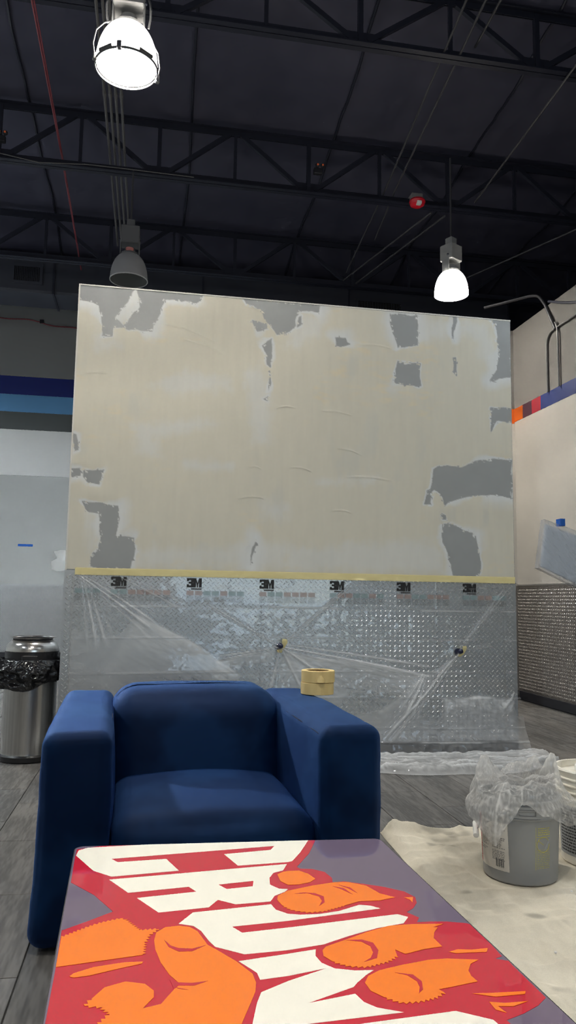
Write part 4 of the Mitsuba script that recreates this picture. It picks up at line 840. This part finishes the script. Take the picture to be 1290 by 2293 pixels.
put('yellow_symbol', cat_([wrapline([(.027*math.cos(t), .1+.027*math.sin(t)) for t in np.linspace(0.5, 0.5+2*math.pi*.93, 30)], .0011, ya, .05), wrapline([(-.02, .115), (.0, .1)], .0011, ya, .05)]), 'm_yellow_print', yp)
put('grey_symbol', cat_([wrapline([(.004+.026*t, .078+.048*t) for t in (0, .5, 1)], .0016, ya, .05), wrapline([(.010+.024*t, .078+.046*t) for t in (0, .5, 1)], .0014, ya, .05)]), 'm_paper_grey', yp)
la = view+.10; R = R1+.004
lug = cat_([wrap(BX, BY, R, R, 1, la, [(-.045, .06, 0, .040)], .250, BZ, .004)])
lo = [(-.045, .06, 0, .009), (-.045, .06, .032, .042), (-.045, -.018, .009, .032), (.046, .06, .009, .032)]
put('lug', cat_([wrap(BX, BY, R, R, 1, la, lo, .248, BZ, .006), wrap(BX, BY, R, R, 1, la, [(-.018, .046, .009, .032)], .248, BZ, .0005)]), 'm_bucket_grey', bu, smooth=False)
aa = la-.28; p0 = np.array([BX+(R1+.010)*math.cos(aa), BY+(R1+.010)*math.sin(aa), BZ+.262]); p1 = np.array([BX+(R1+.012)*math.cos(view-1.42), BY+(R1+.012)*math.sin(view-1.42), BZ+.165])
pm = []
for t in np.linspace(0, 1, 14):
    A = aa+(view-1.42-aa)*t; pm.append((BX+(R1+.010)*math.cos(A), BY+(R1+.010)*math.sin(A), BZ+.262-.105*t**1.1))
A2 = [(BX+(R1+.012)*math.cos(view-1.42-k*.22), BY+(R1+.012)*math.sin(view-1.42-k*.22), BZ+.157+.010*k) for k in range(1, 8)]
bw_ = put('bail_wire', tube(np.array(pm+A2), .0022, 6), 'm_wire', bu)
g0, g1 = np.array(pm[-1]), np.array(A2[0]); dirg = (g1-g0)/np.linalg.norm(g1-g0)
g0 = g0+np.array([math.cos(view-1.45), math.sin(view-1.45), 0])*.006
put('grip', tube(np.array([g0-dirg*.045, g0-dirg*.043, g0+dirg*.043, g0+dirg*.045]), [.009, .011, .011, .009], 14), 'm_white_plastic', bw_)
# white bucket at the picture edge
WX, WY, W0, W1, WH = 1.845, 2.97, .142, .155, .372
wb = thing('bucket', 'dirty white ribbed bucket with a grey label at the right edge', 'bucket')
pr = [(0, 0), (W0-.004, 0), (W0, .005), (W0+.008, .22)]
for z in (.262, .288, .314, .340): pr += [(W0+.010, z-.010), (W0+.020, z-.007), (W0+.020, z-.003), (W0+.011, z)]
pr += [(W1+.010, .360), (W1+.012, .366), (W1+.008, .372), (W1-.002, .372), (W1-.004, .35), (W0-.006, .012), (0, .010)]
put('shell', lathe(pr, 96, (WX, WY, .0075)), 'm_bucket_white', wb, smooth=25)
wv = math.atan2(-WY, -WX)
lab2 = put('paper_label', wrap(WX, WY, W0, W0+.012, .30, wv-.55, [(-.11, .11, 0, .195)], .035, .0075, .001), 'm_paper_grey', wb, smooth=True)
put('label_print', wrap(WX, WY, W0, W0+.012, .30, wv-.55, [c for r in range(15) for c in text_line(-.09, .03+.05*(r % 3 == 0), .012+.0118*r, .0065)], .035, .0075, .0018), 'm_ink', lab2, smooth=False, kind='stuff')
put('red_label_edge', wrap(WX, WY, W0, W0+.012, .30, wv-.02, [(0, .006, 0, .195)], .035, .0075, .0016), 'm_red_print', wb, smooth=True)
put('rag', moved(rbox(.05, .05, .03, .025, (5, 5, 3), (.01, .01, .01), .05, 6), WX-.02, WY-.02, .372), 'm_white_plastic', wb, smooth=True)
put('fill', lathe([(0, .345), (W1-.006, .345), (W1-.006, .33), (0, .33)], 48, (WX, WY, .0075)), 'm_bucket_white', wb)
# crumpled plastic over the grey bucket
cp = thing('plastic_sheet', 'crumpled clear plastic sheet draped over the grey bucket', 'plastic sheet')
na, nr = 360, 150
A, S = np.meshgrid(np.linspace(0, 2*np.pi, na), np.linspace(0, 1, nr), indexing='ij')
rel = (A-view+np.pi) % (2*np.pi)-np.pi                            # 0 = toward the camera, positive = to the right seen from there
key_a = np.radians([-180, -150, -120, -95, -70, -50, -34, -24, -12, 4, 20, 34, 50, 70, 100, 130, 155, 180])
key_l = np.array([.17, .18, .19, .21, .245, .275, .315, .335, .250, .185, .200, .225, .260, .260, .220, .20, .17, .17])
Rb = R1+.012; arc_l = S*np.interp(rel, key_a, key_l); over = np.maximum(arc_l-Rb, 0)
fl_x, fl_y = arc_l*np.cos(A), arc_l*np.sin(A)
k1 = crumple(fl_x, fl_y, .085, 5); k2 = crumple(fl_x, fl_y, .034, 6, 6)
rad = crumple(rel*.12+.02*np.sin(arc_l*30), arc_l*.15, .05, 8, 4)
def lap(h_, a_): return np.abs(np.gradient(np.gradient(h_, axis=1), axis=1))*(nr/(a_*6)) if False else np.abs(np.gradient(np.gradient(h_, axis=1), axis=1))+np.abs(np.gradient(np.gradient(h_, axis=0), axis=0))
soft = meshkit.fbm(np.stack([fl_x*9, fl_y*9, fl_x*0+3], -1), 3, 15)-.5
fade = sstep(.0, .05, arc_l)
lump = lambda r0, w, a0, aw, h_: h_*np.exp(-((arc_l-r0)/w)**2)*np.exp(-(((rel-a0+np.pi) % (2*np.pi)-np.pi)/aw)**2)
bump = lump(.135, .05, -1.75, .38, .095)+lump(.15, .05, 2.75, .6, .085)+lump(.165, .045, 2.15, .13, .100)+lump(.13, .06, 1.35, .6, .045)
hang = np.where((rel > .15) & (rel < 2.2), sstep(.15, .5, rel)*sstep(2.2, 1.7, rel), 0)
out_r = np.where(over > 0, Rb+.012*sstep(0, .08, over)+over*(.10+.25*hang), arc_l)
zz = BZ+.314+.040*np.clip(1-arc_l/Rb, 0, 1)**.7+bump+fade*(.060*(k1-.4)+.026*(k2-.4)+.03*soft)*np.exp(-over/.08)-over*(.985-.10*hang)
out_r = out_r+sstep(0, .05, over)*(.030*rad+.010*k2+.012*(soft+.1))
rim_in = (zz < BZ+.31) & (arc_l > .06); out_r = np.where(rim_in, np.maximum(out_r, R1+.013+.004*k2), out_r)
P = np.stack([BX+out_r*np.cos(A), BY+out_r*np.sin(A), zz], -1)
hz3 = np.clip(.13+lap(zz, 1)*130+lap(out_r, 1)*130+.26*k1**2, .12, .88)
hz3 = np.where(hang*sstep(.02, .08, over) > .2, hz3*.7, hz3)
gp = grid(P)
if gp.face_normals[:, 2].mean() < 0: gp.invert()
put('sheet', gp, 'm_film_bag', cp, smooth=True, uv=np.stack([hz3.ravel(), hz3.ravel()], 1))
# ------------------------------------------------------------------ wrapped panel on the right wall
wp = thing('wrapped_panel', 'flat panel wrapped in clear plastic film jutting from the right wall', 'panel')
pl = np.array([[3.405, 6.2, 1.79], [3.336, 6.2, 1.356]]); pr_ = np.array([[3.95, 6.25, 1.64], [3.94, 6.25, 1.10]])
uu, vv = np.meshgrid(np.linspace(0, 1, 60), np.linspace(0, 1, 40), indexing='ij')
L_ = pl[0]*(1-vv[..., None])+pl[1]*vv[..., None]; R_ = pr_[0]*(1-vv[..., None])+pr_[1]*vv[..., None]
Pc = L_*(1-uu[..., None])+R_*uu[..., None]
wr = .010*(1-np.abs(fb(uu*1.0+vv*.8, vv*3-uu*2, 5, 3, 111)-.5)*2)**3
front = Pc+np.stack([0*uu, -.030-wr, 0*uu], -1); back = Pc+np.stack([0*uu, .030+0*uu, 0*uu], -1)
core = solid((Pc+np.array([0, -.018, 0]))[4:-1, 3:-3], (Pc+np.array([0, .018, 0]))[4:-1, 3:-3])
if core.volume < 0: core.invert()
put('screen', core, 'm_screen', wp, smooth=False)
wrapm = solid(front, back)
if wrapm.volume < 0: wrapm.invert()
put('film_wrap', wrapm, 'm_film_wrap', wp, smooth=20)
put('blue_tape', bbox(3.555, 3.60, 6.155, 6.235, 1.735, 1.80, .002), 'm_blue_tape', wp, smooth=False)
put('wall_bracket', cat_([bbox(3.80, 3.998, 6.22, 6.26, 1.36, 1.42, .003), bbox(3.975, 3.998, 6.10, 6.38, 1.27, 1.50, .003)]), 'm_black_plastic', wp, smooth=False)
